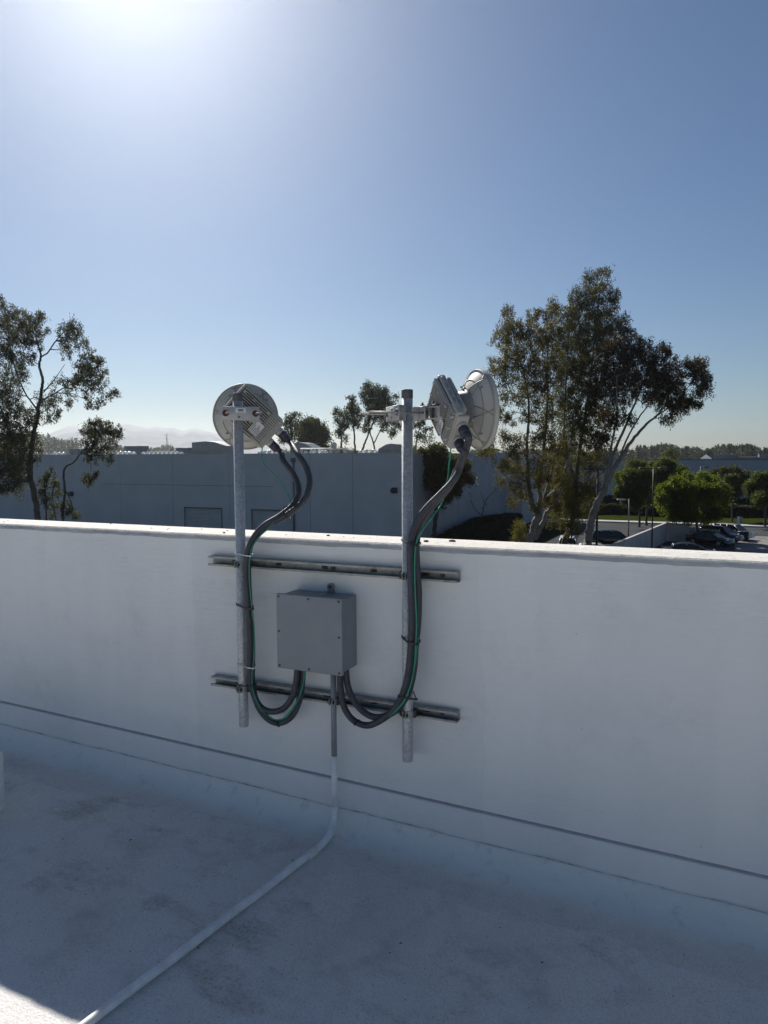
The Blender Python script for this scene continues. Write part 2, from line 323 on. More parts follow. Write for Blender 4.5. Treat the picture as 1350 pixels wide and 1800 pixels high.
M = dict(
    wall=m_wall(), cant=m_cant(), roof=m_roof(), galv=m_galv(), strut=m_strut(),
    lip_band=simple('blue_grey_edge_band', (0.40, 0.425, 0.455), 0.6, 0, 0.2, 14, 0.3, 90),
    cap=m_cap(),
    crack=simple('grimy_seam', (0.66, 0.65, 0.62), 0.8, 0, 0.5, 30),
    gap=simple('dark_reglet_gap', (0.22, 0.225, 0.23), 0.8, 0, 0.4, 20),
    pvc=simple('grey_pvc', (0.235, 0.255, 0.275), 0.42, 0, 0.10, 6, 0.05, 150),
    pvc_side=simple('grey_pvc_conduit', (0.27, 0.285, 0.31), 0.42, 0, 0.14, 9),
    flex=simple('charcoal_flexible_conduit', (0.055, 0.057, 0.066), 0.5, 0, 0.25, 30),
    gland=simple('dark_blue_grey_gland_plastic', (0.045, 0.048, 0.07), 0.45, 0, 0.2, 30),
    green=simple('green_wire_insulation', (0.014, 0.29, 0.175), 0.4, 0, 0.2, 30),
    dgreen=simple('dull_green_wire_insulation', (0.04, 0.13, 0.13), 0.5, 0, 0.2, 30),
    tie=simple('black_nylon', (0.012, 0.012, 0.014), 0.45, 0, 0.2, 40),
    wtie=simple('steel_tie', (0.60, 0.60, 0.60), 0.35, 0.4, 0.1, 40),
    white=simple('white_painted_pipe', (0.84, 0.84, 0.83), 0.5, 0, 0.16, 22, 0.25, 70, 0.002),
    radio=simple('warm_white_cast_housing', (0.40, 0.385, 0.35), 0.5, 0, 0.12, 30, 0.1, 200, 0.001),
    dish=simple('warm_white_dish_plastic', (0.45, 0.437, 0.40), 0.45, 0, 0.08, 12),
    rib=simple('grey_dish_rib_plastic', (0.31, 0.30, 0.27), 0.5, 0, 0.1, 12),
    hub=simple('grey_hub_plastic', (0.24, 0.235, 0.215), 0.5, 0, 0.1, 12),
    brack=simple('powder_coated_bracket', (0.43, 0.425, 0.415), 0.4, 0, 0.12, 40),
    darkm=simple('dark_weathered_steel', (0.075, 0.072, 0.068), 0.5, 0.5, 0.4, 60),
    rod=simple('zinc_threaded_rod', (0.38, 0.36, 0.33), 0.4, 0.8, 0.3, 80),
    rust=simple('red_oxide_nut', (0.12, 0.042, 0.028), 0.6, 0.1, 0.6, 120),
    label=simple('silver_label', (0.72, 0.73, 0.72), 0.35, 0, 0.05, 20),
    ink=simple('label_ink', (0.08, 0.08, 0.085), 0.6, 0, 0.2, 20),
    capdark=simple('grey_brown_pole_cap', (0.11, 0.105, 0.105), 0.6, 0.1, 0.3, 40),
    debris=simple('dry_leaf_litter', (0.06, 0.05, 0.04), 0.8, 0, 0.5, 40),
    # the far side
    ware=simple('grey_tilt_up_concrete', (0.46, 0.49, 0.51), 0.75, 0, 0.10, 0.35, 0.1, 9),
    ware_side=simple('side_light_tilt_up_concrete', (0.34, 0.37, 0.42), 0.75, 0, 0.10, 0.3, 0.1, 9),  # same concrete as the front, the side's light put into its colour
    door=simple('grey_rollup_door', (0.42, 0.44, 0.46), 0.5, 0, 0.12, 0.8),
    joint=simple('dark_sealant_joint', (0.10, 0.112, 0.13), 0.7, 0, 0.1, 1),
    ware2=simple('blue_grey_office_wall', (0.32, 0.35, 0.41), 0.75, 0, 0.12, 0.25),
    roofgrey=simple('pale_gravel_roof', (0.40, 0.40, 0.38), 0.8, 0, 0.2, 0.6),
    hvac=simple('dull_sheet_metal', (0.17, 0.185, 0.20), 0.45, 0.3, 0.2, 1.5),
    sky_dome=simple('white_acrylic_dome', (0.82, 0.82, 0.76), 0.15, 0, 0.04, 2),
    black=simple('black_painted_steel', (0.014, 0.015, 0.019), 0.45, 0.1, 0.3, 3),
    grey=simple('grey_painted_steel', (0.24, 0.25, 0.26), 0.45, 0.1, 0.2, 3),
    conc=simple('cast_concrete', (0.40, 0.40, 0.40), 0.85, 0, 0.15, 0.7, 0.2, 8, 0.01),
    asphalt=simple('worn_asphalt', (0.085, 0.088, 0.094), 0.9, 0, 0.25, 0.25, 0.3, 12, 0.01, spec=0.0),
    lot=simple('pale_worn_paving', (0.24, 0.235, 0.225), 0.9, 0, 0.2, 0.3, spec=0.0),
    earth=simple('dry_ground', (0.075, 0.07, 0.055), 0.95, 0, 0.35, 0.05, spec=0.0),
    bed=simple('dark_planting_soil', (0.03, 0.032, 0.022), 0.95, 0, 0.4, 0.6, spec=0.0),
    line=simple('white_road_paint', (0.62, 0.62, 0.60), 0.7, 0, 0.2, 2),
    bark=simple('pale_eucalyptus_bark', (0.20, 0.178, 0.152), 0.85, 0, 0.45, 1.3, 0.4, 8, 0.03),
    bark_d=simple('dark_bark', (0.085, 0.07, 0.058), 0.9, 0, 0.4, 2, 0.4, 8, 0.03),
    lf_a=leafmat('eucalyptus_leaf_bronze', [(0.12, 0.080, 0.018), (0.075, 0.066, 0.018), (0.14, 0.095, 0.024), (0.06, 0.060, 0.02)], 0.38, 0.55, (0.18, 0.17, 0.03)),
    lf_c=leafmat('eucalyptus_leaf_olive', [(0.06, 0.052, 0.018), (0.08, 0.062, 0.016), (0.07, 0.06, 0.018), (0.05, 0.05, 0.02)], 0.32, 0.55, (0.16, 0.17, 0.03)),
    lf_b=leafmat('eucalyptus_leaf_dark', [(0.026, 0.022, 0.011), (0.04, 0.03, 0.011), (0.055, 0.038, 0.012), (0.024, 0.025, 0.012)], 0.22, 0.55, (0.16, 0.11, 0.03)),
    lf_d=leafmat('eucalyptus_leaf_grey_green', [(0.055, 0.065, 0.04), (0.075, 0.075, 0.04), (0.045, 0.055, 0.036), (0.09, 0.085, 0.05)], 0.28, 0.55, (0.17, 0.17, 0.05)),
    lf_e=leafmat('far_tree_leaf', [(0.035, 0.04, 0.02), (0.05, 0.05, 0.022), (0.06, 0.055, 0.025)], 0.25),
    lf_g=leafmat('street_tree_leaf', [(0.05, 0.072, 0.008), (0.075, 0.105, 0.010), (0.04, 0.06, 0.008)], 0.5, 0.55, (0.24, 0.30, 0.015)),
    lf_gd=leafmat('dark_street_tree_leaf', [(0.03, 0.05, 0.012), (0.045, 0.066, 0.014), (0.025, 0.042, 0.014)], 0.4, 0.55, (0.22, 0.28, 0.03)),
    lf_o=leafmat('olive_street_tree_leaf', [(0.06, 0.055, 0.018), (0.075, 0.065, 0.018), (0.045, 0.05, 0.016)], 0.28),
    lf_y=leafmat('yellow_bush_leaf', [(0.17, 0.125, 0.022), (0.22, 0.16, 0.03), (0.13, 0.11, 0.02)], 0.4),
    lf_h=leafmat('hedge_leaf', [(0.014, 0.022, 0.008), (0.02, 0.03, 0.01), (0.012, 0.018, 0.008)], 0.15),
    lf_far=leafmat('distant_wood_leaf', [(0.03, 0.035, 0.02), (0.045, 0.045, 0.022), (0.035, 0.04, 0.026)], 0.2),
    grass=leafmat('grass_blade', [(0.07, 0.105, 0.015), (0.09, 0.13, 0.02), (0.06, 0.09, 0.016)], 0.4),
    turf=simple('mown_turf', (0.034, 0.046, 0.008), 0.9, 0, 0.25, 0.8, spec=0.0),
    hill=simple('hazy_hill_scrub', (0.40, 0.41, 0.41), 0.95, 0, 0.3, 0.004, spec=0.0),  # paled: extra haze put into the hill colour
    glass=simple('dark_car_glass', (0.012, 0.013, 0.016), 0.06, 0, 0.1, 2),
    tyre=simple('tyre_rubber', (0.012, 0.012, 0.012), 0.85, 0, 0.2, 6),
    alloy=simple('alloy_rim', (0.40, 0.40, 0.41), 0.3, 0.8, 0.1, 6),
    lampglass=simple('headlight_lens', (0.55, 0.56, 0.58), 0.1, 0, 0.1, 6),
    redglass=simple('tail_light_lens', (0.25, 0.008, 0.008), 0.15, 0, 0.1, 6),
)
def paint(name, c):
    t = NT(name); t.done(c, 0.28, None, 0.15, 0.5); t.p.inputs['Coat Weight'].default_value = 1.0; t.p.inputs['Coat Roughness'].default_value = 0.05
    v = t.coord(); t.l.new(t.ramp(t.noise(v, 2.0, 4), [(0.3, [k * 0.9 for k in c]), (0.7, c)]), t.p.inputs['Base Color'])
    return t.m
PAINT = {k: paint(k + '_car_paint', c) for k, c in dict(white=(0.72, 0.72, 0.72), black=(0.008, 0.008, 0.010), charcoal=(0.022, 0.023, 0.027), silver=(0.42, 0.43, 0.46), navy=(0.014, 0.016, 0.028)).items()}

rng = np.random.default_rng(7); random.seed(7)

# ------------------------------------------------------------------ our roof and parapet
X0, X1 = -14.0, 10.0                              # extent of parapet and roof along the wall
CAPZ = 1.231
def strip(name, prof_fn, mat, xs, parent=None, smooth=False):          # sweep a profile of (y, z) along x
    mb = MB(); vs_ = []; m = None
    for x in xs:
        p = prof_fn(x); m = len(p); vs_ += [(x, a, b) for a, b in p]
    fs = [(i*m+k, i*m+k+1, (i+1)*m+k+1, (i+1)*m+k) for i in range(len(xs)-1) for k in range(m-1)]
    mb.add(vs_, fs, smooth); return mb.build(name, mat, parent)

par = thing('parapet_wall', 'long white coated parapet wall with sunlit flat coping, carrying the antenna masts', 'parapet wall', (-1.5, 0.11, 0))
mb = MB(); xs = np.linspace(X0, X1, 60)
wv = [0.0025 * math.sin(3.1 * x) + 0.002 * math.sin(7.7 * x + 1) for x in xs]
def groove(x): return 0.2205 - 0.0249 * (x + 1.462)
def seam(x): return 0.097 - 0.0243 * (x + 1.463)
strip('upper_face', lambda x: [(0.0, CAPZ - 0.004), (0.0, groove(x) + 0.007), (0.02, groove(x) + 0.003)], M['wall'], xs, par)
strip('reglet_gap', lambda x: [(0.019, groove(x) + 0.0045), (0.019, groove(x) - 0.007)], M['gap'], xs, par)
strip('base_flashing', lambda x: [(0.02, groove(x) - 0.004), (0.002, groove(x) - 0.0065), (-0.001, groove(x) - 0.011), (-0.001, seam(x) - 0.02)], M['wall'], xs, par)
mb = MB(); mb.box((X0, 0.003, -0.3), (X1, 0.222, CAPZ - 0.006)); 
# coping: a slab with a slightly wavering, rounded front lip
xs2 = np.linspace(X0, X1, 900)
def cw(x): return 0.0022 * math.sin(9 * x) + 0.0018 * math.sin(23 * x + 1) + 0.0014 * math.sin(61 * x) + 0.0010 * math.sin(140 * x)
strip('coping', lambda x: [(0.236, CAPZ - 0.06), (0.238, CAPZ - 0.004), (0.232, CAPZ), (0.12, CAPZ + 0.004), (0.004 + cw(x), CAPZ + 0.001), (-0.004 + cw(x), CAPZ - 0.004), (-0.0065 + cw(x), CAPZ - 0.010)], M['cap'], xs2, par)
strip('edge_band', lambda x: [(-0.0055 + 0.6 * cw(x), CAPZ - 0.0085), (-0.0065, CAPZ - 0.018), (-0.005, CAPZ - 0.023 + 0.5 * cw(x)), (0.002, CAPZ - 0.026 + 0.5 * cw(x))], M['lip_band'], xs2, par)  # bluish grey band under the coping lip, darker than the wall
strip('rear_face', lambda x: [(0.226, CAPZ - 0.01), (0.226, -8.0)], M['wall'], xs, par)
strip('cant_strip', lambda x: [(0.0, seam(x) + 0.001 + 0.4 * cw(x)), (-0.006, seam(x) - 0.0005 + 0.4 * cw(x)), (-0.009, seam(x) - 0.006), (-0.018, roofz(x) + 0.066), (-0.034, roofz(x) + 0.04), (-0.062, roofz(x) + 0.02), (-0.10, roofz(x) + 0.008), (-0.15, roofz(x) + 0.0052), (-0.20, roofz(x) + 0.0030 + 0.0022 * math.sin(4.1 * x) + 0.0016 * math.sin(11.3 * x + 2)), (-0.26, roofz(x) - 0.002 + 0.0022 * math.sin(6.7 * x + 1) + 0.001 * math.sin(29 * x)), (-0.30, roofz(x) - 0.012)], M['cant'], np.linspace(X0, X1, 300), par, True)

strip('seam_crack', lambda x: [(-0.0032, seam(x) + 0.0045 + 0.7 * cw(x) + 0.001 * math.sin(31 * x)), (-0.0034, seam(x) + 0.0005)], M['crack'], np.linspace(X0, X1, 700), par)
# the roof: a gently uneven sheet
nx, ny = 180, 120
gx = np.concatenate([[-30, -20], np.linspace(X0, X1, nx - 4), [18, 28]]); gy = np.concatenate([[-32, -24, -16, -11], np.linspace(-8.0, -0.10, ny - 4)])
mb = MB(); vs_ = []
for y in gy:
    for x in gx:
        vs_.append((x, y, roofz(x) + 0.0025 * math.sin(2.3 * x + 1.1 * y) + 0.002 * math.sin(5.1 * y - 1.7 * x) + (0.0 if y < -0.3 else 0.002)))
mb.add(vs_, [(j*nx+i, j*nx+i+1, (j+1)*nx+i+1, (j+1)*nx+i) for j in range(ny-1) for i in range(nx-1)], True)
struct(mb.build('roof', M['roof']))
mb = MB()
for k in range(150):                            # scraps of leaf and grit lying about
    x = random.uniform(-3.6, 0.6); y = -0.12 - random.random() ** 1.5 * 1.9
    s = random.uniform(0.0016, 0.0045) * (2.0 if random.random() < 0.08 else 1); a = random.uniform(0, 6.3); z = roofz(x) + 0.004
    mb.add([(x + s*math.cos(a), y + s*math.sin(a), z), (x - s*math.sin(a)*0.5, y + s*math.cos(a)*0.5, z + s*0.5), (x - s*math.cos(a), y - s*math.sin(a), z), (x + s*math.sin(a)*0.5, y - s*math.cos(a)*0.5, z + s*0.35)], [(0, 1, 2, 3)])
for k in range(46):                             # a few on the coping
    x = random.uniform(-4, 0.5); y = random.uniform(0.01, 0.21); s = random.uniform(0.002, 0.006); a = random.uniform(0, 6.3); z = CAPZ + 0.006
    mb.add([(x + s*math.cos(a), y + s*math.sin(a), z), (x - s*math.sin(a)*0.5, y + s*math.cos(a)*0.5, z + s*0.6), (x - s*math.cos(a), y - s*math.sin(a), z), (x + s*math.sin(a)*0.5, y - s*math.cos(a)*0.5, z + s*0.35)], [(0, 1, 2, 3)])
for px, py, s in ((749, 951, 0.009), (795, 951, 0.012), (577, 941, 0.007), (394, 936, 0.006)):
    p = atz(px, py, CAPZ + 0.006); mb.sphere((p[0], p[1], CAPZ + 0.006), s, 7, 4, -0.8, (1.3, 0.8, 0.5))
db = mb.build('debris', M['debris']); db['kind'] = 'stuff'; tag(db, 'dark scraps of leaf and grit scattered over roof and coping', 'debris')

# white stub at the left edge of the roof
p = atz(2, 1428, roofz(-2.8))
st = thing('vent_stub', 'white coated stub standing on the roof at the left edge', 'roof vent', (p[0] - 0.075, p[1], roofz(p[0])))
zb = roofz(p[0]); cx, cy = p[0] - 0.078, p[1] - 0.03
mb = MB(); mb.bbox((cx - 0.065, cy - 0.065, zb - 0.01), (cx + 0.068, cy + 0.065, zb + 0.262), 0.012, 3); mb.build('post', M['white'], st)
mb = MB(); mb.tube([(cx, cy, zb - 0.004), (cx, cy, zb + 0.03), (cx, cy, zb + 0.06)], [0.103, 0.099, 0.094], 4); mb.build('base_skirt', M['white'], st)

# ------------------------------------------------------------------ struts, masts, clamps
UPZ, LOZ = 1.1185, 0.577
def strut_channel(zc, label):
    t = thing('strut_channel', label, 'strut channel', (-1.48, -0.02, zc), 'strut channels bolted to the parapet')
    xa, xb = -2.062, -0.903
    prof = [(-0.0415, -0.0207), (-0.0415, -0.0125), (-0.0335, -0.0125), (-0.0335, -0.0145), (-0.0392, -0.0145), (-0.0392, -0.0183), (-0.0045, -0.0183), (-0.0045, 0.0183), (-0.0392, 0.0183), (-0.0392, 0.0145), (-0.0335, 0.0145), (-0.0335, 0.0125), (-0.0415, 0.0125), (-0.0415, 0.0207), (-0.0022, 0.0207), (-0.0022, -0.0207)]
    mb = MB(); mb.prism([(xa, y, zc + z) for y, z in prof], (xb - xa, 0, 0)); mb.build('channel', M['strut'], t)
    for k in range(5):
        x = xa + 0.12 + k * 0.225
        mb = MB(); mb.bbox((x - 0.014, -0.0062, zc - 0.0065), (x + 0.014, -0.0048, zc + 0.0065), 0.0006, 1); mb.build('slot', M['darkm'], t)
    for x in (xa + 0.1, (xa + xb) / 2, xb - 0.1):
        mb = MB(); mb.tube([(x + 0.03, -0.0048, zc), (x + 0.03, -0.014, zc)], 0.009, 6); mb.build('anchor_bolt', M['darkm'], t)
    return t
strut_channel(UPZ, 'upper horizontal steel strut channel above the grey box')
strut_channel(LOZ, 'lower horizontal steel strut channel below the grey box')

PY = -0.0645
MASTS = {'L': (-1.869, 0.408, 1.842), 'R': (-1.0955, 0.386, 1.826)}
def mast(side, label):
    x, z0, z1 = MASTS[side]
    t = thing('mast_pole', label, 'mast', (x, PY, z0), 'galvanised antenna masts')
    mb = MB(); mb.lathe_y([(0.0, z0+0.002), (0.0185, z0+0.002), (0.0205, z0), (0.021, z0+0.002), (0.021, z1 - 0.03), (0.0, z1 - 0.03)], 28, M=Matrix.Translation((x, PY, 0)) @ Matrix.Rotation(RAD(90), 4, 'X') ) ; mb.build('pipe', M['galv'], t)
    mb = MB(); mb.lathe_y([(0.0216, z1 - 0.033), (0.022, z1 - 0.031), (0.022, z1 - 0.003), (0.020, z1), (0.0, z1 + 0.001)], 28, M=Matrix.Translation((x, PY, 0)) @ Matrix.Rotation(RAD(90), 4, 'X')); mb.build('pole_cap', M['capdark'], t)
    return t
mast('L', 'left galvanised mast pole carrying the dish seen from behind')
mast('R', 'right galvanised mast pole carrying the dish seen side on')

def pipe_clamp(x, y, r, zc, label):
    t = thing('pipe_clamp', label, 'pipe clamp', (x, y, zc), 'pipe clamps on the struts')
    for s in (-1, 1):                           # two straps that close in front of the pipe
        mb = MB(); pts = []
        for k in range(9):
            a = RAD(-90 + s * (10 + k * 20)); pts.append((x + (r + 0.0022) * math.cos(a), y + (r + 0.0022) * math.sin(a)))
        vs_ = []
        for u, v in pts:
            d = Vector((u - x, v - y)).normalized()
            vs_ += [(u, v, zc - 0.014), (u, v, zc + 0.014), (u + d.x * 0.002, v + d.y * 0.002, zc + 0.014), (u + d.x * 0.002, v + d.y * 0.002, zc - 0.014)]
        fs = [(i*4+k, i*4+(k+1)%4, (i+1)*4+(k+1)%4, (i+1)*4+k) for i in range(8) for k in range(4)] + [(0, 1, 2, 3), (35, 34, 33, 32)]
        mb.add(vs_, fs); mb.build('strap', M['strut'], t)
        mb = MB(); ex = x + s * 0.005; mb.bbox((min(ex, ex + s*0.003), y - r - 0.017, zc - 0.013), (max(ex, ex + s*0.003), y - r - 0.0015, zc + 0.013), 0.0008, 1); mb.build('ear', M['strut'], t)
        mb = MB(); fx = x + s * (r + 0.006); mb.bbox((fx - 0.006, y - 0.004, zc - 0.015), (fx + 0.006, -0.034, zc + 0.015), 0.001, 1); mb.build('foot', M['darkm'], t)
    mb = MB(); mb.tube([(x - 0.014, y - r - 0.010, zc), (x - 0.009, y - r - 0.010, zc)], 0.006, 6); mb.tube([(x - 0.009, y - r - 0.010, zc), (x + 0.013, y - r - 0.010, zc)], 0.003, 8); mb.tube([(x + 0.008, y - r - 0.010, zc), (x + 0.0125, y - r - 0.010, zc)], 0.006, 6)
    mb.build('clamp_bolt', M['darkm'], t)
for s, sn in (('L', 'left'), ('R', 'right')):
    for z, zn in ((UPZ, 'upper'), (LOZ, 'lower')):
        pipe_clamp(MASTS[s][0], PY, 0.021, z, f'steel pipe clamp holding the {sn} mast to the {zn} strut')

# ------------------------------------------------------------------ junction box
bx0, bx1, bz0, bz1, by = -1.641, -1.339, 0.714, 1.0225, -0.142
jb = thing('junction_box', 'square grey plastic junction box mounted between the two struts', 'junction box', ((bx0+bx1)/2, -0.005, bz0))
mb = MB(); mb.bbox((bx0 + 0.007, by + 0.010, bz0 + 0.007), (bx1 - 0.007, -0.003, bz1 - 0.007), 0.008, 3)
mb.build('body', M['pvc'], jb)
mb = MB(); mb.bbox((bx0, by - 0.004, bz0), (bx1, by + 0.0125, bz1), 0.005, 3); lid = mb.build('lid', M['pvc'], jb)
xm, zm = (bx0 + bx1) / 2, (bz0 + bz1) / 2
for x, z in ((bx0+.012, bz0+.012), (bx1-.014, bz0+.012), (bx0+.012, bz1-.012), (bx1-.014, bz1-.012), (xm, bz1-.012), (xm, bz0+.012), (bx0+.012, zm), (bx1-.014, zm)):
    mb = MB(); mb.cyl((x, by - 0.0035, z), (x, by - 0.0058, z), 0.0048, 12); sc = mb.build('screw', M['darkm'], lid)
mb = MB(); mb.bbox((xm + 0.012, -0.012, bz1 - 0.012), (xm + 0.042, -0.002, bz1 + 0.018), 0.003, 2); mb.cyl((xm + 0.027, -0.013, bz1 + 0.016), (xm + 0.027, -0.002, bz1 + 0.016), 0.0155, 20)
lug = mb.build('mounting_lug', M['pvc'], jb)
mb = MB(); mb.tube([(xm + 0.027, -0.0125, bz1 + 0.017), (xm + 0.027, -0.018, bz1 + 0.017)], 0.008, 6); mb.build('lug_bolt', M['darkm'], lug)
mb = MB(); mb.box((xm - 0.002, by + 0.014, bz1 - 0.0068), (xm + 0.036, -0.006, bz1 - 0.0045)); mb.build('top_rib', M['pvc_side'], jb)

# rigid conduit from the box down the wall and across the roof
def rz(p): return Vector((p[0], p[1], roofz(p[0]) + 0.0160))
CX, CY, CR = -1.4285, -0.056, 0.0117
run_a = rz(atz(556, 1496, 0.01)); run_b = rz(atz(150, 1800, 0.02))
dirn = (run_b - run_a).normalized()
run_end = run_a + dirn * 3.6; run_end = rz(run_end)
elbow_top = Vector((CX, CY, 0.115))
cond = thing('rigid_conduit', 'conduit dropping from the grey box, painted white and bending out across the roof', 'conduit', (CX, CY, 0.1))
paint_z = at(586, 1328, CY)[2]
MB().tube([(CX, CY, bz0 + 0.01), (CX, CY, paint_z)], CR, 18).build('upper_pipe', M['pvc_side'], cond)
MB().tube([(CX, CY, paint_z), (CX, CY, elbow_top.z - 0.005)], CR + 0.0003, 18).build('painted_pipe', M['white'], cond)
b0, b1, b2, b3 = elbow_top + Vector((0, 0, 0.0)), elbow_top + Vector((0, -0.002, -0.085)), run_a - dirn * 0.085, run_a + dirn * 0.03
el = [b0 * (1-u)**3 + b1 * 3*u*(1-u)**2 + b2 * 3*u*u*(1-u) + b3 * u**3 for u in np.linspace(0, 1, 22)]
MB().tube([Vector((q.x, q.y, max(q.z, roofz(q.x) + 0.0155))) for q in el], CR + 0.0020, 18).build('elbow', M['white'], cond)
MB().tube([elbow_top + Vector((0, 0, 0.018)), elbow_top + Vector((0, 0, -0.03))], CR + 0.0034, 18).build('coupling', M['white'], cond)
MB().tube([run_a + dirn * 0.01, run_a + dirn * 0.06], CR + 0.0046, 18).build('coupling', M['white'], cond)
rp = [run_a + dirn * d for d in np.linspace(0.03, 3.4, 60)]
rp = [Vector((q.x, q.y, roofz(q.x) + 0.0158 + 0.0012 * math.sin(i * 0.9))) for i, q in enumerate(rp)]
MB().tube(rp, CR + 0.0026, 18).build('roof_run', M['white'], cond)
pipe_clamp(CX, CY, CR, LOZ, 'small pipe clamp holding the conduit to the lower strut')

# ------------------------------------------------------------------ dish antennas
def antenna(label, loc, heading, tilt, offx, offz, fins_at, nutmat='rust'):
    t = thing('dish_antenna', label, 'dish antenna', loc, 'dish antennas on the masts', local=True)
    t.rotation_euler = (0, 0, heading)                                  # +Y is where it aims, +X its right hand seen from behind
    # clamp on the mast
    for y0, y1, tp in ((-0.060, -0.0225, True), (0.0225, 0.046, False)):
        mb = MB()
        w = 0.079
        if tp:      # near jaw: a folded plate, wide face away from the mast
            mb.bbox((-w, y0, -0.028), (w, y0 + 0.003, 0.028), 0.001, 1)
            for z in (-0.028, 0.0255):
                mb.prism([(-w, y0 + 0.002, z), (w, y0 + 0.002, z), (w * 0.62, y1, z), (-w * 0.62, y1, z)], (0, 0, 0.0025))
            for s in (-1, 1): mb.bbox((s * 0.026 - 0.0015, y0 + 0.002, -0.026), (s * 0.026 + 0.0015, y1 + 0.008, 0.026), 0.0005, 1)
        else:
            mb.bbox((-w * 0.95, y1 - 0.003, -0.026), (w * 0.95, y1, 0.026), 0.001, 1)
            for s in (-1, 1): mb.bbox((s * 0.024 - 0.0015, y0 - 0.006, -0.024), (s * 0.024 + 0.0015, y1 - 0.002, 0.024), 0.0005, 1)
        jaw = mb.build('clamp_jaw', M['brack'], t)
        if tp:
            mb = MB(); mb.bbox((-0.021, y0 - 0.0012, 0.002), (0.022, y0 - 0.0002, 0.022), 0.0003, 1); stk = mb.build('sticker', M['label'], jaw)
            mb = MB(); mb.box((-0.011, y0 - 0.0018, 0.010), (0.011, y0 - 0.0013, 0.0165)); mb.box((-0.014, y0 - 0.0018, 0.0045), (0.012, y0 - 0.0013, 0.0065)); mb.box((-0.012, y0 - 0.0008, -0.018), (-0.002, y0 - 0.0002, -0.012)); mb.build('printing', M['ink'], jaw)
    for s in (-1, 1):
        mb = MB(); mb.cyl((s * 0.062, -0.17 if s > 0 else -0.158, 0.0), (s * 0.062, 0.062, 0.0), 0.0042, 10); rod = mb.build('threaded_rod', M['rod'], t)
        for y, mm in ((-0.0705, nutmat), (0.046, 'darkm')):
            mb = MB(); mb.tube([(s * 0.062, y, 0), (s * 0.062, y + 0.0085, 0)], 0.0095, 6); mb.build('nut', M[mm], rod)
        mb = MB(); mb.cyl((s * 0.062, -0.0622, 0), (s * 0.062, -0.0605, 0), 0.0135, 18); mb.build('washer', M[nutmat], rod)
    # pivot arm out to the radio
    mb = MB()
    for z in (-0.024, 0.019): mb.prism([(-0.03, 0.046, z), (0.03, 0.046, z), (offx + 0.035, 0.10, z), (offx - 0.035, 0.10, z)], (0, 0, 0.005))
    mb.bbox((offx - 0.03, 0.088, -0.03), (offx + 0.022, 0.094, 0.026), 0.001, 1)
    mb.bbox((-0.006, 0.04, -0.02), (0.006, 0.085, 0.02), 0.001, 1)
    mb.build('pivot_arm', M['brack'], t)
    for x, y in ((0.004, 0.060), (offx * 0.7, 0.082)):
        mb = MB(); mb.tube([(x, y, 0.023), (x, y, 0.034)], 0.0085, 6); mb.tube([(x, y, -0.03), (x, y, 0.042)], 0.0042, 8); mb.build('pivot_bolt', M['darkm'], t)
    MB().bbox((-0.012, 0.048, 0.024), (0.012, 0.085, 0.029), 0.001, 1).build('adjusting_plate', M['darkm'], t); MB().bbox((offx - 0.02, 0.075, 0.025), (offx + 0.02, 0.094, 0.031), 0.001, 1).build('adjusting_plate', M['darkm'], t)
    # the radio, turned on the boresight so that its long side slopes down to the right
    T = Matrix.Translation((offx, 0.0, offz)) @ Matrix.Rotation(tilt, 4, 'X') @ Matrix.Rotation(RAD(fins_at), 4, 'Y')
    L, W = 0.116, 0.084                                                # half length (local x), half width (local z)
    ya, yb = 0.110, 0.162
    mb = MB(); mb.bbox((-L, ya, -W), (L, ya + 0.030, W), 0.010, 3, T); rad = mb.build('radio_housing', M['radio'], t)
    mb = MB(); mb.bbox((-L + 0.008, ya + 0.0305, -W + 0.007), (L - 0.03, yb, W - 0.007), 0.008, 2, T); mb.build('front_shell', M['radio'], t)
    for k in range(4):                                                 # the pockets along the upper edge
        x = -L + 0.030 + k * 0.044
        for q in (0, 1):
            mb = MB(); mb.bbox((x - 0.016, ya + 0.008 + q * 0.024, W - (0.001 if q == 0 else 0.008)), (x + 0.016, ya + 0.018 + q * 0.022, W + (0.0016 if q == 0 else -0.0054)), 0.0006, 1, T); mb.build('edge_pocket', M['pvc'], rad)
    nf = 15
    zs = [-W + 0.012 + k * (2 * W - 0.024) / (nf - 1) for k in range(nf)]
    for z in zs:
        mb = MB(); mb.box((-L + 0.014, ya - 0.017, z - 0.0019), (L - 0.062, ya + 0.002, z + 0.0019), T); mb.build('cooling_fin', M['radio'], rad)
        mb = MB(); mb.box((L - 0.056, ya - 0.0105, z - 0.0030), (L - 0.010, ya + 0.002, z + 0.0030), T); mb.build('cooling_fin', M['radio'], rad)
    mb = MB(); mb.box((-L + 0.010, ya - 0.0012, -W + 0.006), (L - 0.060, ya - 0.0003, W - 0.006), T); mb.build('fin_gap_shade', M['darkm'], rad)  # dark sheet standing for the shade between the fins
    for x in (-L + 0.02, -L + 0.075, L - 0.075, L - 0.014):
        for z in (-0.052, 0.0, 0.052):
            mb = MB(); mb.cyl(T @ Vector((x, ya - 0.018, z + 0.004)), T @ Vector((x, ya + 0.002, z + 0.004)), 0.0062, 12); mb.build('boss', M['radio'], rad)
    mb = MB(); mb.box((L - 0.094, ya - 0.0188, -0.058), (L - 0.048, ya - 0.0172, 0.0), T); pl = mb.build('rating_plate', M['label'], rad)
    mb = MB()
    for q in range(6): mb.box((L - 0.090 + q * 0.0072, ya - 0.0194, -0.054), (L - 0.0875 + q * 0.0072, ya - 0.0189, -0.012 - 0.008 * (q % 3)), T)
    mb.build('printing', M['ink'], pl)
    mb = MB(); mb.bbox((L - 0.004, ya + 0.002, -W + 0.008), (L + 0.012, yb - 0.004, W - 0.008), 0.006, 2, T); mb.build('connector_block', M['radio'], rad)
    outs = []
